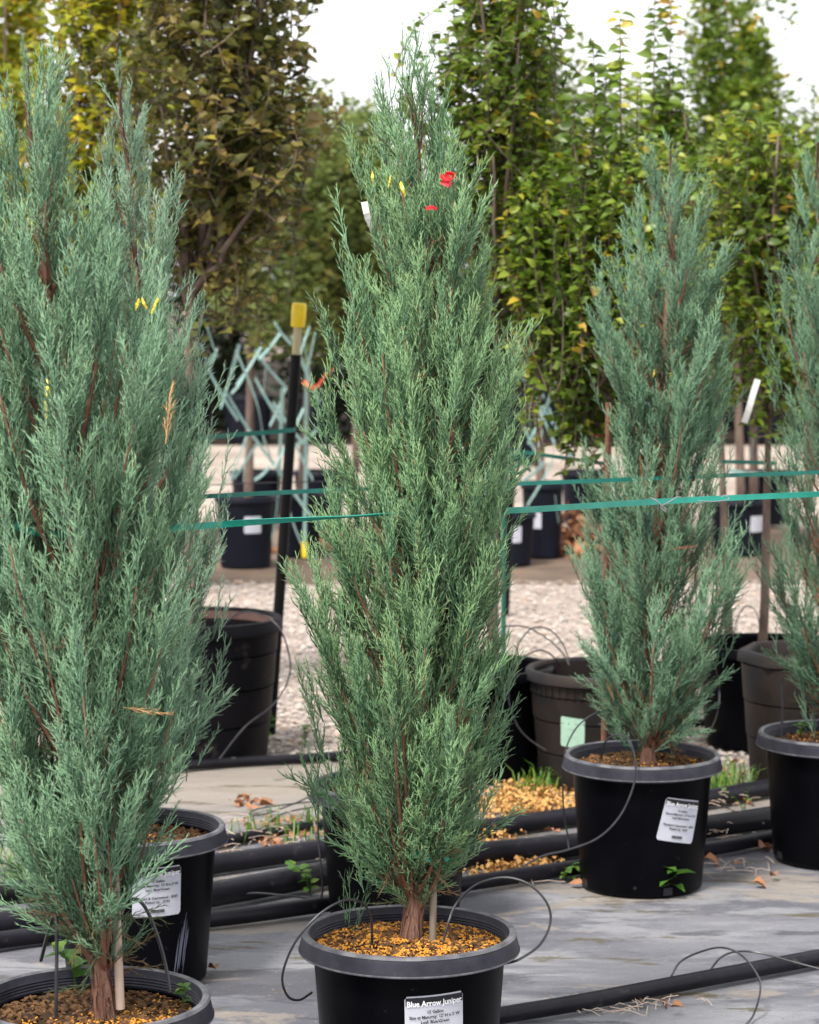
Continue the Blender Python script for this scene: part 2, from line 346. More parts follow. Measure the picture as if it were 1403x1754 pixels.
# ------------------------------------------------------------------ pots
RIM = .365
def body_r(z): return .166 + (.190 - .166) * z / .318
def pot15():
    root = empty('plant_pot', (0, 0, 0), 'x', 'pot')
    b = MB(); b.lathe([(.03, .004), (.150, .004), (.160, .0), (.166, .006), (.176, .13), (.1908, .331), (.1868, .3314), (.172, .13), (.160, .02), (.02, .018)], 64)
    b.build('body', M['pot'], root)
    r = MB(); r.lathe([(.1905, .3325), (.2165, .3265), (.2195, .3285), (.2190, .332), (.2140, .352), (.2125, .360), (.2095, .3655), (.204, .3665), (.199, .3640), (.1965, .357)]
                      + sum([[(.1955 - .0006 * k, .353 - .0055 * k), (.1935 - .0006 * k, .350 - .0055 * k)] for k in range(6)], []) + [(.1905, .3185), (.1895, .3240), (.1900, .3320)], 72)
    ro_ = r.build('rim', M['rim'], root)
    for prof in ([(.2188, .3272), (.2198, .3283), (.2199, .3300), (.2194, .3318)], [(.2131, .3606), (.2102, .3659), (.2040, .3672), (.1986, .3643)]):
        e = MB(); e.lathe([(p_ + .0004, z_) for p_, z_ in prof], 72); e.build('worn_edge', M['edge'], ro_)
    for k in range(4):
        h = MB(); a = k * PI / 2 + .35; h.box((.1655 * math.cos(a), .1655 * math.sin(a), .018), (.006, .026, .020), a); h.build('drain_hole', M['ink'], root)
    return root
def soil_parts(root, seed, gold, r0=.191, z0=.328, up=.014, nchip=900, side=None):
    r = np.random.default_rng(seed); n, m = 40, 14; V = [(0, 0, z0 + up)]; Fc = []
    for j in range(1, m + 1):
        rr = r0 * j / m
        for i in range(n):
            a = 2 * PI * i / n; x, y = rr * math.cos(a), rr * math.sin(a)
            V.append((x, y, z0 + up * (1 - (j / m) ** 2) + (0 if j == m else r.normal() * .0030)))
    for i in range(n): Fc.append((0, 1 + i, 1 + (i + 1) % n))
    for j in range(m - 1):
        for i in range(n):
            k = (i + 1) % n; a, b = 1 + j * n, 1 + (j + 1) * n; Fc.append((a + i, b + i, b + k, a + k))
    s = MB(); s.add(V, Fc); s.build('soil', M['soil'], root)
    for nm, mt, cnt, sz in (('mulch_chips', M['chip_gold'], int(nchip * gold), .0038), ('bark_chips', M['chip_brown'], int(nchip * (1 - gold)), .0075)):
        if cnt < 5: continue
        base = np.array([[-1, -.45, 0], [1, -.35, 0], [.9, .4, 0], [-.8, .5, 0], [.1, 0, .55], [0, 0, -.5]])
        tri = np.array([[0, 1, 4], [1, 2, 4], [2, 3, 4], [3, 0, 4], [1, 0, 5], [2, 1, 5], [3, 2, 5], [0, 3, 5]])
        rad = r0 * .97 * np.sqrt(r.random(cnt)); th = r.random(cnt) * 2 * PI
        if nm == 'mulch_chips':
            if side is not None:
                th = side + r.normal(0, .8, cnt)
            else:
                keep = np.sin(th * 2 + rad * 40) + r.normal(0, .8, cnt) > -.5; rad, th = rad[keep], th[keep]; cnt = len(th)
        x, y = rad * np.cos(th), rad * np.sin(th); z = z0 + up * (1 - (rad / r0) ** 2) + .003
        sc = sz * (.5 + r.random(cnt) * 1.0)
        R = np.array([Matrix.Rotation(q[0], 3, 'Z') @ Matrix.Rotation(q[1], 3, 'X') @ Matrix.Rotation(q[2], 3, 'Y') for q in np.stack([r.random(cnt) * 6.3, r.normal(0, .5, cnt), r.normal(0, .4, cnt)], -1)])
        VV = np.einsum('nij,kj->nki', R, base) * sc[:, None, None] + np.stack([x, y, z], -1)[:, None]
        TT = (tri[None] + 6 * np.arange(cnt)[:, None, None]).reshape(-1, 3)
        tag(link(bpy.data.objects.new(nm, np_mesh(nm, VV.reshape(-1, 3), TT, mt, False)), root), kind='stuff')

DG = None
def text_np(body, size, bold=0.0):
    cu = bpy.data.curves.new('lettering', 'FONT'); cu.body = body; cu.size = size; cu.align_x = 'CENTER'; cu.offset = bold; cu.resolution_u = 2
    o = bpy.data.objects.new('lettering', cu); COL.objects.link(o)
    dg = bpy.context.evaluated_depsgraph_get(); dg.update(); me = bpy.data.meshes.new_from_object(o.evaluated_get(dg))
    V = [tuple(v.co) for v in me.vertices]; Fc = [tuple(p.vertices) for p in me.polygons]
    bpy.data.objects.remove(o); bpy.data.curves.remove(cu); bpy.data.meshes.remove(me)
    return V, Fc
def pot_label(root, ang, zc, w, h, lines, rot=0.0, header=True, price=True, m='label', rfn=body_r, lab=None):
    """paper label glued round the pot wall; ang = direction it faces"""
    def wrap(u, v, lift):
        uu = u * math.cos(rot) - v * math.sin(rot); vv = u * math.sin(rot) + v * math.cos(rot)
        z = zc + vv; r = rfn(z) + lift; a = ang + uu / r
        return (r * math.cos(a), r * math.sin(a), z)
    def patch(b, u0, u1, v0, v1, lift, n=14, rad=0.0, nv=3):
        V, Fc = [], []
        us = np.linspace(u0, u1, n); 
        for j in range(nv + 1):
            for i, u in enumerate(us):
                v = v0 + (v1 - v0) * j / nv
                if rad:
                    du = max(0, u0 + rad - u, u - (u1 - rad)); cut = rad - math.sqrt(max(0, rad * rad - du * du))
                    v = (v0 + cut) + (v1 - v0 - 2 * cut) * j / nv
                V.append(wrap(u, v, lift))
        for j in range(nv):
            for i in range(n - 1): Fc.append((j * n + i, j * n + i + 1, (j + 1) * n + i + 1, (j + 1) * n + i))
        b.add(V, Fc)
    b = MB(); patch(b, -w / 2, w / 2, -h / 2, h / 2, .0014, 24, .006, 6); lb = b.build('price_label', M[m], root)
    if lab: lb['label'] = lab
    if header:
        hb = MB(); patch(hb, -w / 2 + .002, w / 2 - .001, h / 2 - .019, h / 2 - .003, .0024); hb.build('header_band', M['ink'], lb)
    for body, size, v, bold, mt in lines:
        V, Fc = text_np(body, size, bold)
        if not V: continue
        ww = max(p[0] for p in V) - min(p[0] for p in V); k = min(1, w * .95 / ww)
        if mt == 'inkw': k = w * .94 / ww
        t = MB(); t.add([wrap(p[0] * k, v + p[1] * (1 if mt == 'inkw' else k), .0034) for p in V], Fc); t.build('lettering', M[mt], lb, False)
    if price:
        bc = MB(); u = -.017; r = random.Random(3)
        while u < .017:
            wd_ = r.choice([.0009, .0016, .0024]); patch(bc, u, u + wd_, -h / 2 + .010, -h / 2 + .0175, .0034, 2, 0, 1); u += wd_ + r.choice([.0006, .001])
        bc.build('barcode', M['ink'], lb, False)
    return lb
def std_lines(a, b):
    return [('Blue Arrow Juniper', .0155, .0385, .00035, 'inkw'), ('15 Gallon', .0085, .0235, .0002, 'ink'),
            ("Size at Maturity: 12' H x 2' W", .0085, .0135, .0002, 'ink'), ('Leaf: Blue/Green', .0085, .0035, .0002, 'ink'),
            ('Planted & Guaranteed - $' + a, .0085, -.0165, .0002, 'ink'), ('Picked Up - $' + b, .0085, -.0265, .0002, 'ink')]

pot0 = pot15(); GP = 'black fifteen gallon juniper pots'
pot_c = onz(701, 1594, RIM); pot_l = onz(157, 1708, RIM); pot_lr = onz(232, 1414, RIM)
pot_h = onz(676, 1340, RIM); pot_2 = onz(1100, 1291, RIM); pot_r = onz(1427, 1254, RIM)
POTS = {}
for k, p, lab in (('c', pot_c, 'black pot of the middle juniper, golden mulch inside and a label on its front'),
                  ('l', pot_l, 'black pot in the front corner with a pale wooden stake and bark mulch inside'),
                  ('lr', pot_lr, 'black pot with a pale scrape down its side behind the corner pot'),
                  ('h', pot_h, 'black pot half hidden straight behind the middle juniper'),
                  ('2', pot_2, 'black pot with a tilted white label, standing free on the grey cloth'),
                  ('r', pot_r, 'black pot without a label cut off by the picture edge')):
    o = pot0 if k == 'c' else copy_tree(pot0)
    o.location = (float(p[0]), float(p[1]), 0); o.rotation_euler.z = {'c': .1, 'l': .5, 'lr': 1.0, 'h': .2, '2': -.05, 'r': .8}[k] ; tag(o, lab, 'pot', GP); POTS[k] = o
for k in POTS: POTS[k].rotation_euler.z = 0
def face(root, dx):                      # angle of the wall facing the camera, dx rad further round to the picture's right
    return math.atan2(-root.location.y, -root.location.x) + dx
soil_parts(POTS['c'], 1, .90, nchip=5600, z0=.332, up=.016)
soil_parts(POTS['l'], 2, .55, nchip=1500, side=-.9, z0=.322)
soil_parts(POTS['lr'], 3, .12, nchip=700, z0=.322); soil_parts(POTS['h'], 4, .2, nchip=200)
soil_parts(POTS['2'], 5, .45, nchip=900, z0=.330); soil_parts(POTS['r'], 6, .4, nchip=500, z0=.328)
pot_label(POTS['c'], face(POTS['c'], .275), .228, .118, .118, std_lines('315', '153'), rot=.04)
pot_label(POTS['2'], face(POTS['2'], .60), .212, .118, .118, std_lines('235', '153'), rot=-.2, lab='white label tilted clockwise')
pot_label(POTS['lr'], face(POTS['lr'], .27), .246, .118, .118, std_lines('235', '153'))
pot_label(POTS['h'], face(POTS['h'], .42), .27, .118, .118, std_lines('235', '153'))
# scrape on the rear left pot
sc = MB(); rt = POTS['lr']
for q in range(9):
    a0 = face(rt, .58 + q * .022 + random.uniform(-.006, .006)); z1 = .19 - abs(q - 5) * .012 - random.uniform(0, .03); z2 = z1 - random.uniform(.06, .13)
    V, Fc = [], []
    for j in range(7):
        z = z1 + (z2 - z1) * j / 6; w_ = .010 * math.sin(PI * (j + .4) / 7) * random.uniform(.6, 1.1); rr = body_r(z) + .0016
        aa = a0 - .010 * j
        V += [(rr * math.cos(aa - w_), rr * math.sin(aa - w_), z), (rr * math.cos(aa + w_), rr * math.sin(aa + w_), z)]
    for j in range(6): Fc.append((2 * j, 2 * j + 1, 2 * j + 3, 2 * j + 2))
    sc.add(V, Fc)
sc.build('scrape_marks', M['scuff'], rt)

# ------------------------------------------------------------------ junipers
def rot_to(D, roll):
    D = D / np.linalg.norm(D, axis=1)[:, None]
    ref = np.where(np.abs(D[:, 2:3]) < .95, np.array([[0, 0, 1.]]), np.array([[1., 0, 0]]))
    U = np.cross(ref, D); U /= np.linalg.norm(U, axis=1)[:, None]; Wv = np.cross(D, U)
    c, s = np.cos(roll)[:, None], np.sin(roll)[:, None]
    return np.stack([U * c + Wv * s, Wv * c - U * s, D], -1)     # columns = local x, y, z
def spray_proto(seed, L=.19, dens=1.0, thick=1.0):
    r = np.random.default_rng(seed); V, T, A = [], [], []; n = 0
    def seg(p0, p1, r0, r1, a0, a1):
        nonlocal n
        d = p1 - p0; d /= np.linalg.norm(d); u = np.cross(d, [.31, .72, .2]); u /= np.linalg.norm(u); w = np.cross(d, u)
        ring = [math.cos(k * 2.094) * u + math.sin(k * 2.094) * w for k in range(3)]
        for q in ring: V.append(p0 + q * r0)
        if r1 > 0:
            for q in ring: V.append(p1 + q * r1)
            for k in range(3):
                j = (k + 1) % 3; T.extend([(n + k, n + j, n + 3 + j), (n + k, n + 3 + j, n + 3 + k)])
            A.extend([a0] * 3 + [a1] * 3); n += 6
        else:
            V.append(p1)
            for k in range(3): T.append((n + k, n + (k + 1) % 3, n + 3))
            A.extend([a0] * 3 + [a1]); n += 4
    b1, b2 = r.normal(0, .10), r.normal(0, .10)
    ax = lambda t: np.array([b1 * t * t * L, b2 * t * t * L, t * L])
    m = 5
    for k in range(m):
        seg(ax(k / m), ax((k + 1) / m), .0021 * thick * (1 - .6 * k / m), .0021 * thick * (1 - .6 * (k + 1) / m) if k < m - 1 else 0, .25 * k / m, .25 + .6 * (k + 1) / m)
    ns = int(17 * dens); az = r.uniform(0, 6.3)
    for i in range(ns):
        t = .06 + .88 * i / ns + r.uniform(-.02, .02); p = ax(t); az += 2.4 + r.normal(0, .5)
        th = math.radians(r.uniform(16, 31)); o = np.array([math.cos(az), math.sin(az), 0])
        ln = L * (.17 + .27 * (1 - t) ** .8) * r.uniform(.65, 1.15) * min(1, .55 + t * 3)
        d1 = o * math.sin(th) + np.array([0, 0, math.cos(th)])
        th2 = th * .55; d2 = o * math.sin(th2) + np.array([0, 0, math.cos(th2)])
        pm = p + d1 * ln * .5; pe = pm + d2 * ln * .5
        seg(p, pm, .0017 * thick, .0015 * thick, .15 + .3 * t, .3 + .3 * t); seg(pm, pe, .0015 * thick, 0, .3 + .3 * t, .8)
        nt = max(2, int(ln / .0125)); az3 = r.uniform(0, 6.3)
        for k in range(nt):
            s = (k + .6) / (nt + .4); q = p + d1 * ln * s if s < .5 else pm + d2 * ln * (s - .5)
            dd = d1 if s < .5 else d2; az3 += 2.5 + r.normal(0, .4)
            u = np.cross(dd, [.2, .5, .8]); u /= np.linalg.norm(u); w = np.cross(dd, u)
            t3 = math.radians(r.uniform(18, 36)); d3 = dd * math.cos(t3) + (u * math.cos(az3) + w * math.sin(az3)) * math.sin(t3)
            seg(q, q + d3 * r.uniform(.013, .030) * (1.15 - .5 * s), .0014 * thick, 0, .2 + .4 * t, .85)
    return np.array(V), np.array(T), np.array(A)
PROTO = [spray_proto(50 + k, .19, 1.0) for k in range(10)]
PROTO_S = [spray_proto(80 + k, .17, .55, .95) for k in range(4)]      # thin airy plumes

PROTO_T = [spray_proto(90 + k, .22, .30, .9) for k in range(3)] # nearly bare leading twigs

def place_sprays(P, D, sc, var, seed, protos=PROTO, tipk=1.0):
    r = np.random.default_rng(seed); P, D, sc, var = map(np.asarray, (P, D, sc, var)); which = r.integers(0, len(protos), len(P)); R = rot_to(D, r.random(len(P)) * 6.3)
    VV, TT, AA, BB = [], [], [], []; off = 0
    for k, (v, t, a) in enumerate(protos):
        ix = np.where(which == k)[0]
        if len(ix) == 0: continue
        X = np.einsum('nij,kj->nki', R[ix], v) * sc[ix][:, None, None] + P[ix][:, None]
        VV.append(X.reshape(-1, 3)); TT.append((t[None] + len(v) * np.arange(len(ix))[:, None, None] + off).reshape(-1, 3)); off += X.shape[0] * X.shape[1]
        AA.append((np.clip(a[None] * 1.25 - .28, 0, 1) * (tipk * (.35 + .65 * r.random(len(ix))))[:, None]).ravel()); BB.append(np.repeat(var[ix], len(v)))
    return np.vstack(VV), np.vstack(TT), np.concatenate(AA), np.concatenate(BB)

def juniper(label, D, rows, axis, nb, seed, m, per=11, low=.10, tr=.017, sc0=1.0, airy=0, tipk=1.0, dead=(), extra=(), thin=False):
    r = np.random.default_rng(seed)
    A = np.array([at(x, y, D) for x, y in axis]); A = A[np.argsort(A[:, 2])]; base = A[0].copy()
    base[2] = RIM - .035
    E = np.array([[at(xl, y, D)[2], at(xl, y, D)[0], at(xr, y, D)[0]] for y, xl, xr in rows]); E = E[np.argsort(E[:, 0])]
    axx = lambda z: np.interp(z, A[:, 2], A[:, 0])
    wob = lambda z: .015 * math.sin(z * 5 + seed)
    root = empty('juniper_tree', base, label, 'tree', 'upright potted junipers')
    # trunk
    zt = np.linspace(base[2] - .03, A[-1, 2], 26)
    tp = np.array([[axx(z) + .006 * math.sin(z * 21 + seed), D + wob(z), z] for z in zt]) - base; tp[:, 1] = [D + wob(z) - base[1] for z in zt]
    tt = (zt - zt[0]) / (zt[-1] - zt[0]); rad = tr * (1 - tt) ** .8 + .0022; rad[0] *= 1.45; rad[1] *= 1.12
    V, Fc = tube_np(tp, rad, 14); V += r.normal(0, .0012, V.shape)
    b = MB(); b.add(V, [tuple(f) for f in Fc]); b.build('trunk', M['bark'], root, sharp=0)
    bs = MB()
    for q in range(70):
        a = r.random() * 6.3; z0 = zt[0] + r.random() ** 1.4 * .55; ln = r.uniform(.04, .13); n_ = 5; V_ = []
        for j in range(n_):
            z = z0 + ln * j / (n_ - 1); k_ = np.interp(z, zt, np.arange(26)); rr = np.interp(k_, np.arange(26), rad) * .99 + .0022 + (.003 if j in (0, n_ - 1) else 0) * r.random(); cx_ = np.interp(z, zt, tp[:, 0]); cy_ = np.interp(z, zt, tp[:, 1]); a2 = a + .06 * j * r.normal()
            dw = r.uniform(.0012, .003) / rr
            for e in (-1, 1): V_.append((cx_ + rr * math.cos(a2 + e * dw), cy_ + rr * math.sin(a2 + e * dw), z - base[2]))
        bs.add(V_, [(2 * j, 2 * j + 1, 2 * j + 3, 2 * j + 2) for j in range(n_ - 1)])
    tag(bs.build('bark_strips', M['bark'], root, sharp=0), kind='stuff')
    # branches: tips fill the crown, each rises from the trunk
    zg = np.linspace(E[0, 0], E[-1, 0], 200); wd_ = np.interp(zg, E[:, 0], E[:, 2]) - np.interp(zg, E[:, 0], E[:, 1]); cdf = np.cumsum(wd_ + .03); cdf /= cdf[-1]
    P, Dr, Sc, Va, OP, OD, OS = [], [], [], [], [], [], []
    zmin = base[2] + low
    for i in range(nb):
        u = (i + r.random()) / nb; z = max(np.interp(u, cdf, zg) - .07, E[0, 0] - .02)
        phi = i * 2.39996 + r.normal(0, .35); a = axx(z); xl, xr = np.interp(z + .05, E[:, 0], E[:, 1]), np.interp(z + .05, E[:, 0], E[:, 2])
        c = math.cos(phi); side = max(.01, (xr - a) if c > 0 else (a - xl)); mean = max(.012, (xr - xl) / 2)
        rad_ = mean + (side - mean) * abs(c) ** 1.3; f = r.uniform(.42, 1.0) ** .7 * .93
        tip = np.array([a + rad_ * f * c, D + wob(z) + min(mean, .25) * f * math.sin(phi), z])
        rise = rad_ * f * r.uniform(1.4, 2.5) * (.6 + .4 * min(1, max(0, z - zmin) / .40)) + .03; zo = max(zmin + r.uniform(0, .06), z - rise)
        if zo > z - .03: z = zo + .05 + r.random() * .05; tip[2] = z
        p0 = np.array([axx(zo), D + wob(zo), zo]); h = tip - p0
        p1 = p0 + h * np.array([.62, .62, .40]) + r.normal(0, .008, 3)
        ts = np.linspace(0, 1, 7)[:, None]; C = (1 - ts) ** 2 * p0 + 2 * ts * (1 - ts) * p1 + ts ** 2 * tip
        ln = np.linalg.norm(h); br = .0022 + .0058 * min(1, ln / .45)
        bb = MB(); bb.tube(C - base, np.linspace(br, .0012, 7), 5); bb.build('branch', M['branch'], root, sharp=0)
        for k in range(2 if ln > .1 else 1):
            t = r.uniform(.05, .55); OP.append((1 - t) ** 2 * p0 + 2 * t * (1 - t) * p1 + t * t * tip); OD.append(h / ln + r.normal(0, .7, 3)); OS.append(r.uniform(.3, .65))
        n = max(3, int(per * (.35 + ln / .4))); va0 = r.random()
        for k in range(n):
            t = 1.0 if k == 0 else r.uniform(.16 if ln > .25 else .03, .98) ** .85
            p = (1 - t) ** 2 * p0 + 2 * t * (1 - t) * p1 + t * t * tip
            tg = 2 * (1 - t) * (p1 - p0) + 2 * t * (tip - p1); tg /= np.linalg.norm(tg)
            rv = r.normal(0, 1, 3); rv -= tg * rv.dot(tg); rv /= np.linalg.norm(rv) + 1e-6
            lowk = max(0, 1 - (p[2] - base[2]) / .5)
            d = tg * .8 + rv * (0 if k == 0 else r.uniform(.15, .50 + .4 * lowk)) + np.array([0, 0, .55 - .35 * lowk])
            P.append(p); Dr.append(d); Sc.append(sc0 * r.uniform(.42, 1.12) * (.75 + .35 * min(1, ln / .3)) * (1 - .25 * t)); Va.append(np.clip((.65 * va0 + .35 * r.random()) * (.55 + .45 * t), 0, 1))
    # leader plumes
    for k in range(10):
        z = A[-1, 2] - .02 - .035 * k; P.append([axx(z), D + wob(z), z]); Dr.append([r.normal(0, .16), r.normal(0, .16), 1]); Sc.append(.35 + .03 * k); Va.append(r.random())
    V, T, At, Vr = place_sprays(np.array(P) - base, Dr, Sc, Va, seed + 1, tipk=tipk)
    if airy:
        q = []; 
        for k in range(airy):
            z = np.interp(r.random(), cdf, zg); xl, xr = np.interp(z, E[:, 0], E[:, 1]), np.interp(z, E[:, 0], E[:, 2]); s = r.choice([-1, 1])
            x = (xr if s > 0 else xl) - s * r.uniform(.01, .04); q.append(([x, D + r.uniform(-.08, .08), z - .08], [s * .28 + r.normal(0, .12), r.normal(0, .2), 1], r.uniform(.5, .95), r.random()))
        V2, T2, A2, B2 = place_sprays(np.array([k[0] for k in q]) - base, [k[1] for k in q], [k[2] for k in q], [k[3] for k in q], seed + 2, PROTO_S, tipk)
        T = np.vstack([T, T2 + len(V)]); V = np.vstack([V, V2]); At = np.concatenate([At, A2]); Vr = np.concatenate([Vr, B2])
    if extra:
        V2, T2, A2, B2 = place_sprays(np.array([at(q[0], q[1], D + q[2]) for q in extra]) - base, np.array([q[3] for q in extra], float), [q[4] for q in extra], r.random(len(extra)), seed + 5, PROTO_T if thin else PROTO, tipk)
        T = np.vstack([T, T2 + len(V)]); V = np.vstack([V, V2]); At = np.concatenate([At, A2]); Vr = np.concatenate([Vr, B2])
    Vo, To, _, Bo = place_sprays(np.array(OP) - base, np.array(OD), OS, r.random(len(OP)), seed + 9, PROTO_S)
    tag(link(bpy.data.objects.new('inner_needles', np_mesh('inner_needles', Vo, To, M['jun_old'], True, {'var': Bo})), root), kind='stuff')
    o = link(bpy.data.objects.new('foliage', np_mesh('foliage', V, T, m, True, {'tip': At, 'var': Vr})), root); tag(o, kind='stuff')
    for (x, y, dy, ux, uz, s, mt) in dead:
        p = at(x, y, D + dy); v, t, _ = PROTO_S[0]; R = rot_to(np.array([[ux, -.1, uz]]), np.array([.4]))[0]
        link(bpy.data.objects.new('dead_sprig', np_mesh('dead_sprig', v @ R.T * s + p - base, t, M[mt])), root)['label'] = 'dried tan sprig' if mt == 'dead' else 'dead reddish brown sprig'
    return root, base

J = {}
J['c'] = juniper('middle juniper, greenest of the upright ones, red ribbon near its tip', float(pot_c[1]),
    [(100, 675, 712), (150, 645, 732), (200, 622, 756), (250, 606, 775), (310, 592, 800), (400, 585, 830), (450, 575, 832), (500, 560, 840), (560, 552, 855), (620, 555, 880), (700, 545, 878), (800, 545, 868),
     (900, 540, 868), (1000, 505, 868), (1100, 505, 872), (1200, 525, 866), (1300, 524, 856), (1360, 542, 838), (1400, 568, 812), (1440, 604, 782), (1490, 640, 756), (1540, 668, 738)],
    [(705, 1612), (712, 1400), (735, 950), (745, 700), (752, 480), (718, 300), (698, 130)], 150, 11, M['jun_green'], per=11, low=.055, airy=60, tipk=1.0, thin=True,
    extra=[(690, 230, 0, (-.03, 0, 1), 1.0), (700, 215, .02, (.05, 0, 1), .95), (706, 225, -.02, (-.10, .1, 1), 1.0), (680, 240, .02, (-.16, 0, 1), .85), (712, 250, 0, (.02, 0, 1), 1.0), (668, 250, 0, (-.22, 0, 1), .75), (720, 240, 0, (.10, 0, 1), .8), (694, 170, 0, (.04, .05, 1), .62), (702, 160, 0, (.02, 0, 1), .55), (598, 1590, -.02, (.05, 0, 1), .6), (606, 1596, -.03, (.25, 0, 1), .62), (592, 1582, -.01, (-.15, 0, 1), .5), (612, 1590, -.02, (.35, .1, .9), .6)])
J['l'] = juniper('pale blue juniper in the front corner pot, the broadest of all', float(pot_l[1]) - .02,
    [(95, 20, 62), (150, 10, 100), (220, -15, 122), (300, -45, 150), (400, -70, 185), (470, -85, 285), (600, -95, 310), (700, -95, 325), (800, -95, 335), (900, -95, 330), (1000, -85, 338), (1100, -75, 315), (1200, -65, 335), (1300, -55, 322),
     (1340, -40, 305), (1390, -20, 250), (1440, 10, 212), (1500, 50, 196), (1560, 95, 192), (1620, 125, 194)],
    [(182, 1728), (160, 1400), (130, 950), (105, 620), (75, 420), (45, 110)], 140, 21, M['jun_blue'], per=10, low=.05, tr=.0150, airy=50, sc0=1.02, tipk=.8,
    dead=[(284, 760, -.14, .12, 1, .62, 'dead'), (212, 1212, -.10, 1, -.15, .5, 'dead')])
J['lr'] = juniper('blue juniper behind the corner one, with a thin pointed tip', float(pot_lr[1]),
    [(120, 198, 212), (170, 188, 226), (220, 180, 248), (300, 172, 300), (350, 155, 333), (420, 150, 338), (500, 140, 330), (600, 130, 368), (700, 120, 390), (800, 115, 398), (900, 110, 390), (1000, 105, 380), (1100, 105, 385), (1180, 110, 378), (1250, 130, 352), (1330, 160, 318)],
    [(232, 1425), (232, 1000), (235, 480), (222, 330), (205, 120)], 96, 31, M['jun_silver'], per=9, low=.10, tr=.015, sc0=1.05, airy=40, tipk=.7)
J['2'] = juniper('blue green juniper standing alone, rooted in the pot with the tilted label', float(pot_2[1]),
    [(250, 1135, 1155), (300, 1112, 1178), (350, 1100, 1205), (400, 1058, 1222), (450, 1034, 1246), (500, 1018, 1242), (600, 1006, 1248), (650, 1012, 1238), (700, 1016, 1240), (800, 1008, 1248), (900, 992, 1264), (1000, 984, 1268), (1100, 1006, 1252), (1150, 1015, 1238), (1195, 1050, 1195), (1240, 1070, 1178), (1285, 1088, 1150)],
    [(1112, 1305), (1118, 1000), (1140, 600), (1150, 420), (1146, 245)], 128, 41, M['jun_blue'], per=9, low=.02, tr=.0165, sc0=1.02, airy=45, tipk=.55,
    extra=[(1098 + 28 * math.sin(k * 2.4), 1288 - 21 * (k % 6), -.05 + .03 * (k % 4), (1.1 * math.sin(k * 2.4), -.5 + .25 * (k % 4), 1), .55 + .07 * (k % 5)) for k in range(34)],
    dead=[(1104, 830, -.12, -.2, 1, .45, 'deadred'), (1150, 940, -.14, 1, .1, .4, 'deadred'), (1052, 1200, -.1, -.4, 1, .4, 'dead')])
J['r'] = juniper('blue green juniper cut off by the picture edge', float(pot_r[1]),
    [(240, 1388, 1420), (300, 1375, 1450), (400, 1345, 1480), (450, 1322, 1500), (500, 1320, 1510), (600, 1318, 1520), (700, 1322, 1520), (800, 1312, 1520), (900, 1295, 1530), (1000, 1292, 1530), (1060, 1305, 1520), (1150, 1365, 1500), (1230, 1385, 1470)],
    [(1425, 1265), (1425, 900), (1420, 600), (1400, 245)], 62, 51, M['jun_blue'], per=9, low=.05, tr=.018, airy=35, tipk=.5)
J['h'] = juniper('thin juniper almost hidden straight behind the middle one', float(pot_h[1]),
    [(500, 690, 740), (700, 650, 760), (900, 630, 770), (1100, 620, 780), (1250, 640, 750)], [(676, 1350), (690, 900), (712, 500)], 30, 61, M['jun_green'], per=8, low=.1, tr=.016, tipk=.5)

# ------------------------------------------------------------------ leafy trees
def leaf_proto(L=1.0, w=.28, droop=.25, fold=.12):
    ys = [0, .28, .62, 1.0]; ws = [0.02, w, w * .85, 0]; V = []; 
    for y, ww in zip(ys, ws):
        z = -droop * y * y
        V += [(-ww, y, z + fold * (ww / w)), (0, y, z), (ww, y, z + fold * (ww / w))]
    V = np.array(V) * L; T = []
    for j in range(3):
        for i in range(2):
            a = 3 * j + i; T += [(a, a + 1, a + 4), (a, a + 4, a + 3)]
    return V, np.array(T)
def leaf_far():
    V = np.array([(0, 0, 0), (-.3, .5, .08), (.3, .5, .08), (0, 1, -.12)]); return V, np.array([(0, 2, 3), (0, 3, 1)])
def place_leaves(P, D, Nn, sc, proto):
    """leaf axis along D, upper side towards Nn"""
    v, t = proto; D = D / np.linalg.norm(D, axis=1)[:, None]; X = np.cross(D, Nn); X /= np.linalg.norm(X, axis=1)[:, None] + 1e-9; Z = np.cross(X, D)
    R = np.stack([X, D, Z], -1)
    return (np.einsum('nij,kj->nki', R, v) * sc[:, None, None] + P[:, None]), (t[None] + len(v) * np.arange(len(P))[:, None, None])
LEAFMESH = {}
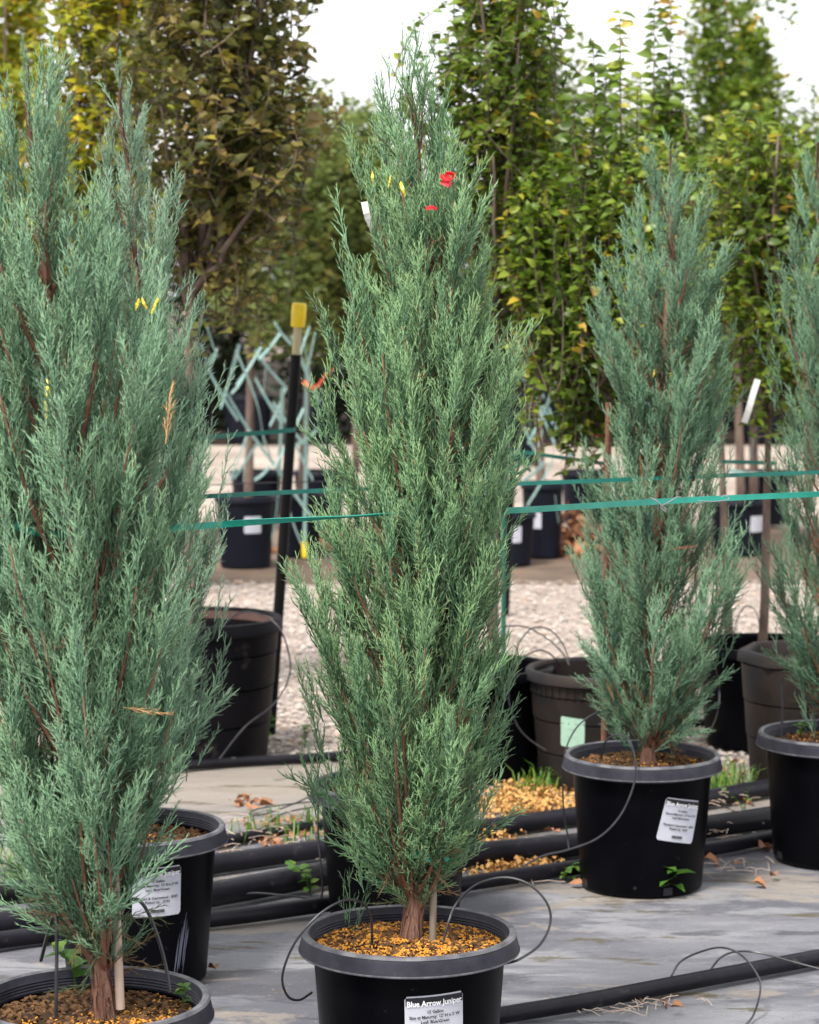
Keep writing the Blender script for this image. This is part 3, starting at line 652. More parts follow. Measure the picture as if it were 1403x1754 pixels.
def leafy(name, label, D, rows, trunk, n_shoot, seed, m, leaf=.042, gap=.022, far=False, keep=220, tr=.022, base_z=0.0, shoot=(.30, .65), upright=.9, vshift=0.0, group='leafy trees behind the junipers', nl=9, dy=.40, spires=()):
    r = np.random.default_rng(seed)
    A = np.array([at(x, y, D) for x, y in trunk]); A = A[np.argsort(A[:, 2])]; base = A[0].copy(); base[2] = base_z; A[0, 2] = base_z
    E = np.array([[at(xl, y, D)[2], at(xl, y, D)[0], at(xr, y, D)[0]] for y, xl, xr in rows]); E = E[np.argsort(E[:, 0])]
    root = empty(name, base, label, 'tree', group)
    axx = lambda z: np.interp(z, A[:, 2], A[:, 0])
    zt = np.linspace(base_z, A[-1, 2], 14); tp = np.array([[axx(z), D + .02 * math.sin(3 * z + seed), z] for z in zt]) - base
    tp[0, 1] = 0
    b = MB(); b.tube(tp, tr * (1 - .75 * np.linspace(0, 1, 14)), 9); b.build('trunk', M['tbark'], root, sharp=0)
    zg = np.linspace(E[0, 0], E[-1, 0], 100); wd_ = np.interp(zg, E[:, 0], E[:, 2]) - np.interp(zg, E[:, 0], E[:, 1]); cdf = np.cumsum(wd_); cdf /= cdf[-1]
    fork = E[0, 0] - .05
    limbs = []
    for i in range(nl):
        z = np.interp((i + .8) / (nl + .5), cdf, zg); xl, xr = np.interp(z, E[:, 0], E[:, 1]), np.interp(z, E[:, 0], E[:, 2])
        c = math.cos(i * 2.4 + seed); tip = np.array([(xl + xr) / 2 + c * (xr - xl) * .36, D + math.sin(i * 2.4 + seed) * dy * .6, z])
        zo = max(fork * .9 + .1 * z, fork + (z - fork) * r.uniform(0, .25)); zo = min(zo, A[-1, 2]); p0 = np.array([axx(zo), D, zo]); p1 = p0 + (tip - p0) * np.array([.7, .7, .45]); ts = np.linspace(0, 1, 8)[:, None]
        C = (1 - ts) ** 2 * p0 + 2 * ts * (1 - ts) * p1 + ts ** 2 * tip; C[1:-1] += r.normal(0, .008, (6, 3)); limbs.append(C)
        bb = MB(); bb.tube(C - base, np.linspace(tr * .55, .004, 8), 6); bb.build('branch', M['tbark'], root, sharp=0)
    P, Dd, Nn = [], [], []; tw = MB()
    for i in range(n_shoot):
        u = (i + r.random()) / n_shoot; z = np.interp(u, cdf, zg); xl, xr = np.interp(z, E[:, 0], E[:, 1]), np.interp(z, E[:, 0], E[:, 2])
        ph = i * 2.39996; f = math.sqrt(r.random()); hw = (xr - xl) / 2
        ln = r.uniform(*shoot); z = max(z + ln * (.45 - .45 * u ** 2), E[0, 0] + ln * (.3 if far else r.uniform(.35, 1.0)))
        tip = np.array([(xl + xr) / 2 + hw * f * math.cos(ph), D + dy * min(1, hw / .35) * f * math.sin(ph), z + vshift])
        ln = ln; out = np.array([math.cos(ph) * f, math.sin(ph) * f, 0]); d = out * (1 - upright) * 1.4 + np.array([0, 0, upright]) + r.normal(0, .13 if upright > .92 else .28, 3); d /= np.linalg.norm(d)
        p0 = tip - d * ln; bend = r.normal(0, .045 if upright > .92 else .08, 3)
        n = max(4, int(ln / gap)); ts = np.linspace(0, 1, n)
        pts = p0 + d * ln * ts[:, None] + bend * np.sin(ts * PI)[:, None]
        if not far or i % 3 == 0: tw.tube((pts[::max(1, n // 5)]) - base, np.linspace(.0035, .0012, len(pts[::max(1, n // 5)])), 3, cap=False)
        az = r.random() * 6.3
        for k in range(n):
            az += PI * .5 + r.normal(0, .6) if not far else 2.4 + r.normal(0, .5)
            o_ = np.array([math.cos(az), math.sin(az), r.uniform(-.35, .7)]); P.append(pts[k]); Dd.append(o_ + d * .25); Nn.append(np.array([.6 * math.cos(az), .6 * math.sin(az), .9]) + r.normal(0, .55, 3))
    nsp = 0
    for (x1, y1, x0, y0) in spires:
        a_, b_ = at(x0, y0, D - .05), at(x1, y1, D - .05); q = spline([a_, (a_ + b_) / 2 + r.normal(0, .012, 3), b_], 24); tw.tube(q - base, np.linspace(.004, .0014, 24), 4, cap=False)
        m_ = int(np.linalg.norm(b_ - a_) / .021); az = r.random() * 6.3
        for k in range(m_):
            p = q[min(23, int(24 * k / m_))] + (b_ - a_) / 24 * ((24 * k / m_) % 1); az += PI / 2 + r.normal(0, .35)
            for e in (0, PI):
                o_ = np.array([math.cos(az + e), math.sin(az + e) * .6, r.uniform(-.1, .45)]); P.append(p + r.normal(0, .002, 3)); Dd.append(o_); Nn.append(np.array([0, -.75, .8]) + r.normal(0, .35, 3)); nsp += 1
    P, Dd, Nn = map(np.array, (P, Dd, Nn)); n = len(P)
    sc = leaf * r.uniform(.6, 1.15, n); sc[n - nsp:] *= 1.3; shootvar = np.repeat(r.random(n_shoot), int(n / n_shoot) + 1)[:n]
    var = np.clip(.42 * r.random(n) + .58 * np.resize(shootvar, n) ** 1.15, 0, 1)
    if tw.n: tag(tw.build('twigs', M['tbark'], root, sharp=0), kind='stuff')
    if far:
        V, T = place_leaves(P - base, Dd, Nn, sc, leaf_far()); kk = 4; rest = np.arange(n)
    else:
        pr = [leaf_proto(droop=q, fold=.09 + .05 * q, w=.28 + .06 * q) for q in (.2, .45, .7)]
        # nearest leaves are leaves of their own
        order = np.argsort(P[:, 1] + .3 * r.random(n)); own = order[:keep]; rest = order[keep:]
        for q in own:
            vb = int(var[q] * 9.99); key = (m.name, vb, q % 3)
            if key not in LEAFMESH: LEAFMESH[key] = np_mesh('leaf', pr[q % 3][0], pr[q % 3][1], m, True, {'var': np.full(12, (vb + .5) / 10)})
            dd = Dd[q] / np.linalg.norm(Dd[q]); X = np.cross(dd, Nn[q]); X /= np.linalg.norm(X); Z = np.cross(X, dd)
            mm = Matrix(((X[0] * sc[q], dd[0] * sc[q], Z[0] * sc[q], P[q][0] - base[0]), (X[1] * sc[q], dd[1] * sc[q], Z[1] * sc[q], P[q][1] - base[1]), (X[2] * sc[q], dd[2] * sc[q], Z[2] * sc[q], P[q][2] - base[2]), (0, 0, 0, 1)))
            lo_ = bpy.data.objects.new('leaf', LEAFMESH[key]); link(lo_, root); lo_.matrix_local = mm
        V, T = place_leaves(P[rest] - base, Dd[rest], Nn[rest], sc[rest], pr[1]); kk = 12
    o = link(bpy.data.objects.new('crown', np_mesh('crown', V.reshape(-1, 3), T.reshape(-1, 3), m, True, {'var': np.repeat(var[rest], kk)})), root); tag(o, kind='stuff')
    return root

BIGP = onz(340, 1056, .49); D1 = float(BIGP[1])
p_oct = onz(1392, 1112, .44); p_tag = onz(1032, 1143, .385); p_blk = onz(820, 1138, .37); p_bk2 = onz(1312, 1100, .37)
leafy('leafy_tree', 'olive brown leaved tree with a forked trunk, growing from the tall dark pot', D1,
      [(-330, 300, 500), (-150, 250, 545), (-20, 225, 505), (60, 215, 512), (140, 205, 540), (220, 215, 562), (300, 235, 558), (400, 262, 490), (470, 290, 440), (530, 330, 410)],
      [(332, 1080), (326, 700), (325, 520), (350, 400), (365, 280)], 400, 101, M['lf_olive'], leaf=.047, gap=.0145, keep=230, tr=.030, base_z=.30, upright=.62, shoot=(.18, .46), nl=12, spires=[(488, 8, 470, 240), (515, 75, 500, 260), (536, 150, 520, 300)])
leafy('leafy_tree', 'yellowing tree behind the two pale junipers', D1 + .9,
      [(-200, 80, 330), (-60, 60, 345), (50, 62, 330), (150, 45, 310), (250, 20, 300), (350, 40, 280), (450, 80, 260)],
      [(180, 1050), (180, 450), (190, 200)], 290, 102, M['lf_yellow'], leaf=.048, gap=.016, keep=200, tr=.024, upright=.62, shoot=(.18, .46))
leafy('leafy_tree', 'green tree with tall upright shoots, growing from the pot with a mint label', float(p_tag[1]),
      [(200, 1000, 1090), (250, 940, 1140), (300, 890, 1215), (380, 870, 1225), (480, 870, 1180), (560, 890, 1120), (640, 920, 1070), (715, 985, 1045)],
      [(1035, 1160), (1040, 760), (1055, 500), (1060, 340)], 330, 103, M['lf_green'], leaf=.041, gap=.0145, keep=260, tr=.021, base_z=.26, shoot=(.28, .55), upright=.93, nl=12, dy=.34, spires=[(1016, 70, 1005, 330), (1062, 26, 1064, 360), (1040, 120, 1035, 340), (985, 165, 975, 360), (1092, 150, 1090, 380)])
leafy('leafy_tree', 'narrow green tree directly right of the middle juniper tip', float(p_blk[1]),
      [(-140, 800, 940), (-40, 785, 945), (40, 772, 950), (110, 760, 925), (190, 735, 965), (260, 750, 985), (360, 765, 970), (450, 790, 950), (540, 810, 920)],
      [(842, 1150), (850, 700), (860, 300), (862, 150)], 270, 104, M['lf_green'], leaf=.040, gap=.015, keep=200, tr=.020, base_z=.26, upright=.74, shoot=(.2, .5), dy=.34, spires=[(768, 62, 800, 260), (930, -20, 920, 200), (790, -20, 815, 150), (745, 120, 775, 280)])
leafy('leafy_tree', 'green and orange tree on the red brown trunk in the pot behind the weeds', float(p_bk2[1]),
      [(180, 1250, 1340), (250, 1210, 1420), (350, 1225, 1440), (450, 1230, 1450), (550, 1230, 1440), (650, 1240, 1420), (700, 1270, 1390)],
      [(1303, 1110), (1310, 1030), (1320, 650), (1315, 380)], 270, 105, M['lf_green'], leaf=.044, gap=.016, keep=180, tr=.019, base_z=.26, upright=.72, shoot=(.2, .45), dy=.34)
leafy('leafy_tree', 'tall shoots of a green tree beside the white sky gap', float(p_bk2[1]) + .6,
      [(140, 1115, 1160), (220, 1100, 1190), (340, 1090, 1230), (440, 1110, 1240), (560, 1160, 1240)],
      [(1250, 1110), (1230, 600), (1150, 300)], 170, 106, M['lf_green'], leaf=.044, gap=.016, keep=120, tr=.018, base_z=.26, upright=.94, dy=.28, spires=[(1122, -30, 1115, 330), (1150, -10, 1148, 330), (1098, 130, 1100, 350), (1172, 110, 1165, 340)])
GF = 'far potted trees across the gravel road'
far_specs = [
    ('far green tree left of the yellowing one', 12.6, [(-80, -20, 90), (60, -40, 80), (180, -60, 75), (300, -60, 80), (420, -40, 80)], [(20, 1060), (20, 300)], 'lf_yellow', 230),
    ('dark green tree above the far pot with a white tag', float(onz(421, 970)[1]), [(150, 420, 570), (220, 380, 610), (320, 350, 620), (420, 350, 610), (500, 370, 590), (580, 400, 560)], [(425, 985), (430, 560), (460, 250)], 'lf_far', 380),
    ('mid green tree in the gap left of the middle tip', float(onz(515, 952)[1]), [(190, 560, 660), (260, 530, 690), (340, 520, 700), (430, 520, 700), (520, 530, 690), (580, 550, 680)], [(515, 970), (530, 600), (600, 250)], 'lf_far', 400),
    ('pale green tree farthest back in the sky gap', 19, [(150, 590, 640), (220, 540, 680), (300, 500, 720), (420, 490, 730), (560, 500, 720)], [(610, 870), (610, 250)], 'lf_far', 260),
    ('dense dark column tree in the upper corner', float(onz(1264, 949)[1]), [(-70, 1204, 1240), (30, 1196, 1242), (110, 1194, 1262), (170, 1190, 1312), (260, 1185, 1325), (340, 1180, 1340), (450, 1190, 1340), (560, 1200, 1320)], [(1268, 985), (1262, 600), (1250, 260)], 'lf_green', 520),
    ('dark tree with a slim leader against the corner sky', 15.9, [(-10, 1268, 1294), (50, 1262, 1306), (120, 1258, 1316), (190, 1250, 1322), (320, 1240, 1330)], [(1290, 965), (1288, 240)], 'lf_green', 240),
    ('broad green tree at the picture edge behind the cut off juniper', 15.8, [(160, 1368, 1378), (220, 1340, 1430), (300, 1310, 1470), (420, 1290, 1480), (560, 1290, 1480), (640, 1310, 1460)], [(1385, 940), (1385, 250)], 'lf_far', 330),
    ('green tree over the pair of far pots', float(onz(929, 954)[1]), [(60, 880, 960), (150, 850, 1000), (250, 840, 1010), (350, 840, 1010), (450, 850, 1000), (540, 860, 970)], [(929, 975), (915, 560), (900, 150)], 'lf_far', 330),
    ('leafy tree filling the middle gap behind the upright shoots', 16.6, [(130, 1010, 1140), (220, 980, 1180), (330, 960, 1200), (450, 960, 1200), (560, 980, 1180), (620, 1000, 1160)], [(1080, 920), (1080, 250)], 'lf_far', 330),
]
for k, (lab, D, rows, trk, mm, ns) in enumerate(far_specs):
    leafy('leafy_tree', lab, D, rows, trk, ns, 200 + k, M[mm], leaf=.066, gap=.0165, far=True, tr=.032, shoot=(.16, .40), upright=.8, group=GF, dy=.55, nl=6, base_z=.25 if D != 12.6 else 0)
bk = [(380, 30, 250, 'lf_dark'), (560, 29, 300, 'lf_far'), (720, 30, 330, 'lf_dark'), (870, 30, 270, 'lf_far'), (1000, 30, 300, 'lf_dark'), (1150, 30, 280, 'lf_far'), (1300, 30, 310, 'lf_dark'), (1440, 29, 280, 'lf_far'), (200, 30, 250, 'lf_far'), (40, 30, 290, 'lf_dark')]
words = ['far left of all', 'next after the leftmost', 'behind the yellow capped post', 'behind the second trunk gap', 'directly behind the middle juniper', 'behind the pair of far pots', 'behind the red ribbon', 'behind the lone juniper', 'behind the hanging white tag', 'at the picture edge']
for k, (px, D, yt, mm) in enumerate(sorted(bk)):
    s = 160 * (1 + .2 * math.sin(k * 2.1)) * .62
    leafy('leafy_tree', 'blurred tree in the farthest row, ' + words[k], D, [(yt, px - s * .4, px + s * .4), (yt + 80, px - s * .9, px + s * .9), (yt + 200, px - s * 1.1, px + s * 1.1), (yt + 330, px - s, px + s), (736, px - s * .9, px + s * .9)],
          [(px, 740), (px, yt + 60)], 330, 300 + k, M['lf_shade'], leaf=.15, gap=.05, far=True, tr=.05, shoot=(.4, .9), upright=.7, group='farthest row of trees', dy=1.1, nl=5)

# ------------------------------------------------------------------ pots of the leafy trees
def band_pot(name, label, p, R, Hh, m, inner, n=56, taper=.84, bands=(.26, .52, .76), wide_lip=.012, group=None, cat='pot', soil=.78, facet=False):
    root = empty(name, (p[0], p[1], 0), label, cat, group)
    rr = lambda z: R * (taper + (1 - taper) * z / Hh)
    prof = [(.03, .004), (rr(0) - .01, .0), (rr(0), .006)]
    for b in bands: z = b * Hh; prof += [(rr(z) - .0015, z - .004), (rr(z) - .006, z), (rr(z) + .002, z + .004)]
    prof += [(rr(Hh * .9), Hh * .9)]
    b = MB(); b.lathe(prof, n); b.build('body', m, root)
    q = MB(); q.lathe([(rr(Hh * .9) - .001, Hh * .9 + .002), (R + wide_lip - .004, Hh * .9 + .006), (R + wide_lip, Hh * .915), (R + wide_lip * .8, Hh * .985), (R + wide_lip * .4, Hh), (R - .012, Hh), (R - .018, Hh * .98), (rr(Hh * .82) - .012, Hh * .80)], 8 if facet else n); q.build('rim', m if inner is None else m, root)
    w = MB(); w.lathe([(R - .019, Hh * .975), (rr(Hh * soil) - .012, Hh * soil - .02)], n); w.build('inner_wall', inner or m, root)
    s = MB(); s.lathe([(.0001, Hh * soil + .012), (rr(Hh * soil) * .6, Hh * soil + .006), (rr(Hh * soil) - .010, Hh * soil - .006)], 30); s.build('soil', M['soil'] if inner is None else M['innerpot'], root)
    return root, rr
GO = 'old pots of the leafy trees'
tp_, tr_ = band_pot('plant_pot', 'tall dusty black pot with a faded brown inside, standing beside the black post', BIGP, .285, .49, M['tallpot'], M['innerpot'], group=GO, soil=.86)
gp_, gr_ = band_pot('plant_pot', 'wide brown old pot carrying a mint green label', p_tag, .246, .385, M['oldpot'], None, taper=.83, bands=(.3, .58, .80), group=GO)
# ribs under its rim
for k in range(26):
    a = -PI / 2 + (k - 13) * .12; b = MB(); z0, z1 = .81 * .385, .895 * .385
    b.box(((gr_(z0) + .001) * math.cos(a), (gr_(z0) + .001) * math.sin(a), (z0 + z1) / 2), (.008, .010, z1 - z0), a); b.build('rib', M['oldpot'], gp_)
pot_label(gp_, face(gp_, -.44), .200, .086, .100, [('Crape Myrtle', .010, .028, 0, 'mintink'), ('25 Gallon', .008, .008, 0, 'mintink'), ('Picked Up', .008, -.018, 0, 'mintink')][1:], rot=-.06, header=False, price=False, m='mint', rfn=gr_)
op_, or_ = band_pot('plant_pot', 'ribbed grey brown pot with an angular rim behind the cut off juniper', p_oct, .240, .44, M['oldpot'], None, bands=(.35, .62), facet=True, group=GO)
bp_, _ = band_pot('plant_pot', 'plain black pot peeking out beside the mint label pot', p_blk, .25, .37, M['pot'], None, bands=(), group=GO)
b2_, _ = band_pot('plant_pot', 'plain black pot behind the green weeds and lone juniper', p_bk2, .25, .37, M['pot'], None, bands=(), group=GO)
GFP = 'black pots across the gravel road'
for lab, x, ytop, ybot, wpx, tg in (('far black pot with a white tag behind the black post', 421, 838, 978, 106, (434, 900)), ('far black pot with its tag low and near the green post', 872, 868, 975, 92, (879, 916)),
                             ('far black pot of the pair standing further back', 929, 815, 962, 74, (912, 892)), ('far black pot between the lone and the cut off juniper', 1264, 845, 957, 104, (1300, 899)),
                             ('far black pot half hidden by the middle juniper edge', 515, 835, 960, 80, None), ('small black pot in the distance above the pair', 905, 728, 800, 60, None), ('black pot hidden behind the two pale junipers', 200, 838, 975, 104, None),
                             ('black pot far behind the lone juniper', 1110, 838, 962, 100, None), ('shadowed black pot at the back, left of the leaning post', 440, 796, 905, 92, None), ('shadowed black pot at the back, right of the leaning post', 548, 796, 905, 92, None), ('shadowed black pot at the back above the brown leaf pile', 1005, 796, 905, 92, None), ('shadowed black pot at the back near the hanging white tag', 1310, 796, 905, 92, None)):
    g = onz(x, ybot - 8); Yd = g[1]; R = wpx / 2 * Yd / F; Hh = at(x, ytop + 10, Yd)[2]
    pr, rf = band_pot('plant_pot', lab, g, R * .95, Hh, M['farpot'], None, n=28, bands=(), taper=.86, group=GFP, soil=.9)
    if tg: pot_label(pr, face(pr, (tg[0] - x) / wpx * 2.2), at(tg[0], tg[1], Yd - R)[2], .105, .10, [], header=False, price=False, m='label', rfn=rf)

GR = 'row of black pots under the farthest trees'
far0 = None
for k in range(26):
    x = (k - 12.5) * .70; y = 27.6 + .4 * math.sin(k * 1.7)
    if far0 is None: far0, _ = band_pot('plant_pot', 'blurred black pot in the farthest row', (x, y, 0), .27, .50, M['farpot'], None, n=20, bands=(), group=GR)
    else: o = copy_tree(far0); o.location = (x, y, 0)
# ------------------------------------------------------------------ pipes and drip tubing
def pipe(label, px, r, seed, mt='pipe'):
    pts = spline([onz(x, y, r) for x, y in px], 60); rr = random.Random(seed); pts[:, 2] = r * 1.02
    b = MB(); b.tube(pts, r, 14); return tag(b.build('irrigation_pipe', M[mt]), label, 'pipe', 'black irrigation pipes')
pipe('black pipe running in front, right beside the middle pot', [(640, 1778), (862, 1739), (1000, 1716), (1200, 1678), (1403, 1640), (1560, 1612)], .0195, 1)
pipe('nearest pipe of the bundle passing behind the pots', [(-80, 1622), (100, 1598), (360, 1575), (550, 1550), (700, 1530), (810, 1512), (980, 1487), (1210, 1455), (1320, 1434), (1480, 1408)], .0215, 2)
pipe('thickest pipe, second in the bundle behind the pots', [(-80, 1592), (80, 1574), (365, 1532), (550, 1498), (700, 1478), (830, 1462), (980, 1448), (1215, 1416), (1310, 1402), (1480, 1376)], .034, 3)
pipe('third pipe of the bundle, half buried in golden litter', [(-80, 1540), (150, 1510), (370, 1480), (535, 1456), (700, 1436), (830, 1419), (970, 1400), (1150, 1378), (1310, 1350), (1480, 1322)], .028, 4)
pipe('short thin pipe behind the thick ones on the tan cloth', [(200, 1466), (385, 1440), (545, 1413), (700, 1396), (800, 1386)], .017, 5)
pipe('thin pipe along the gravel edge behind the lone juniper', [(60, 1345), (325, 1311), (545, 1297), (700, 1284), (860, 1268), (905, 1260), (1170, 1240), (1290, 1230), (1480, 1214)], .0165, 6)

def tubing(label, pts3, r=.0026, n=70):
    b = MB(); b.tube(spline(pts3, n), r, 6); return tag(b.build('drip_tube', M['tubing']), label, 'tube', 'thin black drip tubes')
yc = float(pot_c[1]); y2 = float(pot_2[1]); yl = float(pot_l[1])
tubing('drip tube arching out of the middle pot and hanging down its outer side', [at(637, 1622, yc - .05), at(636, 1575, yc - .07), at(622, 1548, yc - .09), at(590, 1542, yc - .12), at(545, 1568, yc - .15), at(505, 1615, yc - .17), at(484, 1670, yc - .18), at(492, 1705, yc - .17), at(512, 1713, yc - .14), at(534, 1700, yc - .10)])
tubing('drip tube looping wide from the middle pot over the grey cloth', [at(757, 1622, yc - .04), at(768, 1580, yc - .03), at(782, 1548, yc - .01), at(815, 1516, yc), at(862, 1503, yc), at(905, 1514, yc - .01), at(936, 1545, yc - .02), at(943, 1580, yc - .03), at(925, 1618, yc - .05), at(890, 1643, yc - .06), at(868, 1650, yc - .05)])
tubing('upright black tube standing in the corner pot', [at(96, 1742, yl - .08), at(97, 1660, yl - .08), at(97, 1580, yl - .08), at(92, 1568, yl - .06), at(82, 1600, yl + .02), at(70, 1645, yl + .12)], .0036)
tubing('grey shining tube bending over the inner edge of the corner pot', [at(291, 1700, yl + .05), at(285, 1660, yl + .06), at(272, 1610, yl + .08), at(252, 1560, yl + .10), at(232, 1540, yl + .12), at(205, 1552, yl + .12)], .0036)
tubing('drip tube hanging over the front of the lone pot', [at(1030, 1300, y2 - .02), at(1036, 1272, y2 - .1), at(1056, 1258, y2 - .16), at(1078, 1268, y2 - .21), at(1089, 1310, y2 - .235), at(1084, 1350, y2 - .24), at(1062, 1398, y2 - .25), at(1025, 1435, y2 - .27), at(975, 1455, y2 - .3), at(930, 1466, y2 - .32), at(893, 1486, y2 - .33)])
tubing('drip tube arching left of the lone juniper pot', [at(1060, 1215, y2 + .05), at(1020, 1222, y2 + .04), at(985, 1250, y2 + .02), at(966, 1300, y2), at(965, 1380, y2 + .02), at(972, 1430, y2 + .02), at(975, 1455, y2 + .0)])
tubing('drip tube loop in front of the pipe at the corner of the cloth', [onz(1150, 1672, .01), onz(1165, 1648, .03) , onz(1195, 1632, .06), at(1235, 1623, 5.75), at(1270, 1636, 5.7), at(1298, 1672, 5.62), at(1302, 1700, 5.55), onz(1290, 1740, .008), onz(1272, 1762, .004)])
tubing('second drip tube crossing the front pipe towards the edge', [onz(1215, 1664, .03), at(1235, 1640, 5.82), at(1262, 1630, 5.85), at(1300, 1632, 5.85), at(1360, 1648, 5.8), at(1420, 1664, 5.75)])
tubing('drip tube lying between the pipes left of the middle juniper', [onz(330, 1560, .01), onz(380, 1542, .02), onz(430, 1530, .03), onz(490, 1534, .03), onz(545, 1538, .02), at(552, 1510, 6.3), at(545, 1430, 6.3), at(545, 1360, 6.35)])
tubing('loop of drip tube on the tan cloth beside the golden litter', [onz(545, 1372, .01), onz(490, 1378, .02), onz(440, 1386, .02), onz(428, 1396, .01), onz(455, 1394, .03), onz(510, 1374, .03), onz(545, 1356, .02)])
tubing('another drip tube curving down to the thin pipe on tan cloth', [onz(550, 1380, .03), onz(490, 1392, .02), onz(455, 1412, .01), onz(440, 1428, .01)])
tubing('drip tube looping round the tall dusty pot', [at(380, 1072, D1 - .1), at(410, 1050, D1 - .1), at(445, 1052, D1 - .15), at(478, 1075, D1 - .2), at(495, 1120, D1 - .2), at(495, 1160, D1 - .2), at(470, 1205, D1 - .22), at(420, 1245, D1 - .3), at(376, 1300, D1 - .32)], .003)
yt = float(p_tag[1])
tubing('tall drip tube arch left of the mint label pot', [at(960, 1140, yt - .05), at(945, 1122, yt - .1), at(925, 1114, yt - .15), at(895, 1128, yt - .25), at(876, 1165, yt - .28), at(872, 1200, yt - .28), at(885, 1240, yt - .28), at(905, 1265, yt - .28), at(935, 1285, yt - .29)])
tubing('thin drip arch standing above the mint label pot rim', [at(880, 1135, yt + .1), at(890, 1100, yt + .1), at(912, 1076, yt + .1), at(940, 1078, yt + .08), at(962, 1100, yt + .05), at(976, 1132, yt)])
tubing('flatter drip arch crossing the thin one above the mint label pot', [at(866, 1072, yt + .3), at(900, 1074, yt + .25), at(935, 1092, yt + .15), at(965, 1120, yt + .05), at(975, 1140, yt)])
tubing('drip arch over the plain pot behind the weeds', [at(1257, 1088, 9.5), at(1264, 1058, 9.5), at(1278, 1038, 9.5), at(1295, 1048, 9.4), at(1304, 1085, 9.3)])
tubing('drip tube dropping from the lone juniper to the tan cloth', [at(1222, 1130, y2 + .15), at(1232, 1180, y2 + .2), at(1226, 1230, y2 + .3), onz(1205, 1268, .01), onz(1185, 1283, .01)])
tubing('black riser tube standing in the cut off pot', [at(1339, 1262, float(pot_r[1]) - .06), at(1340, 1210, float(pot_r[1]) - .06), at(1338, 1158, float(pot_r[1]) - .06)], .0035)
tubing('drip tube curl beside the lone pot and the brown leaves', [onz(1216, 1382, .03), onz(1245, 1384, .04), onz(1268, 1398, .03), onz(1280, 1412, .01)])

# ------------------------------------------------------------------ stakes, posts, straps, ties
def rod(name, label, cat, p0, p1, r, mt, n=10, group=None):
    b = MB(); b.tube(np.linspace(p0, p1, 5), r, n); return tag(b.build(name, M[mt]), label, cat, group)
rod('tree_stake', 'pale pinkish wooden stake beside the trunk in the corner pot', 'stake', at(206, 1728, yl - .03), at(188, 1300, yl - .02), .0085, 'stakewood')
rod('tree_stake', 'grey bamboo stake beside the trunk of the middle juniper', 'stake', at(741, 1622, yc - .02), at(757, 640, yc + .03), .0070, 'bamboo')
rod('tree_stake', 'thin red brown stake left of the lone juniper', 'stake', at(1034, 1290, y2 + .25), at(1042, 690, y2 + .22), .008, 'branch')
def wrap_tie(label, c, r, h, tail=None):
    b = MB(); n = 16; pts = [np.array([c[0] + r[0] * math.cos(2 * PI * i / n), c[1] + r[1] * math.sin(2 * PI * i / n), c[2] + .004 * math.sin(4 * PI * i / n)]) for i in range(n + 1)]
    b.ribbon(pts, h, .001)
    if tail: b.ribbon(tail, h * .7, .001)
    return tag(b.build('trunk_tie', M['tie'], smooth=False), label, 'tie', 'green tape ties')
wrap_tie('green tape round trunk and stake in the corner pot', at(178, 1546, yl - .02), (.036, .036), .014)
c_ = at(728, 1462, yc - .03); wrap_tie('green tape round trunk and stake of the middle juniper', c_, (.034, .034), .014, [at(745, 1459, yc - .06), at(756, 1462, yc - .065), at(768, 1474, yc - .06)])

def post(label, base, top, r, cap_l, tan_l, mb, group='capped posts'):
    base, top = np.array(base), np.array(top); L_ = np.linalg.norm(top - base); d = (top - base) / L_
    root = empty('support_post', base, label, 'post', group); o0 = np.zeros(3)
    b = MB(); b.tube([o0, d * (L_ - cap_l - tan_l)], r, 14); b.build('shaft', M[mb], root)
    if tan_l: b = MB(); b.tube([d * (L_ - cap_l - tan_l) , d * (L_ - cap_l + .02)], r * .80, 14); b.build('wooden_top', M['tan'], root)
    if cap_l:
        q = L_ - cap_l; b = MB(); b.tube([d * q, d * (q + .004), d * (q + cap_l * .55), d * (L_ - .012), d * (L_ - .003), d * L_], [r * 1.22, r * 1.34, r * 1.40, r * 1.40, r * 1.30, r * 1.08], 18); b.build('cap', M['yellow'], root)
    return root
g1 = onz(463, 1257); D_p = float(g1[1])
post('black leaning post with a yellow cap beside the tall dusty pot', g1, at(513, 519, D_p), .0195, .088, .100, 'post')
g2 = at(866, 1050, 12.6); g2[2] = 0
post('black post with a pale yellow cap right of the middle juniper', g2, at(889, 528, 12.6), .019, .12, .12, 'post')
g3 = at(861, 1313, 8.6); g3[2] = 0
post('thin green metal post beside the middle juniper', g3, at(864, 776, 8.6), .0085, 0, 0, 'gpost', None)
g4 = at(522, 930, 15.2); g4[2] = 0
pr = empty('support_post', g4, 'pale strap wrapped rod with a yellow cap at its foot', 'post', 'capped posts')
b = MB(); b.tube([np.array([0, 0, .10]), at(526, 600, 15.2) - g4], .012, 8); b.build('shaft', M['guy'], pr)
b = MB(); b.tube([np.array([0, 0, .012]), np.array([0, 0, .10]), np.array([0, 0, .108])], [.019, .019, .015], 12); b.build('cap', M['yellow'], pr)

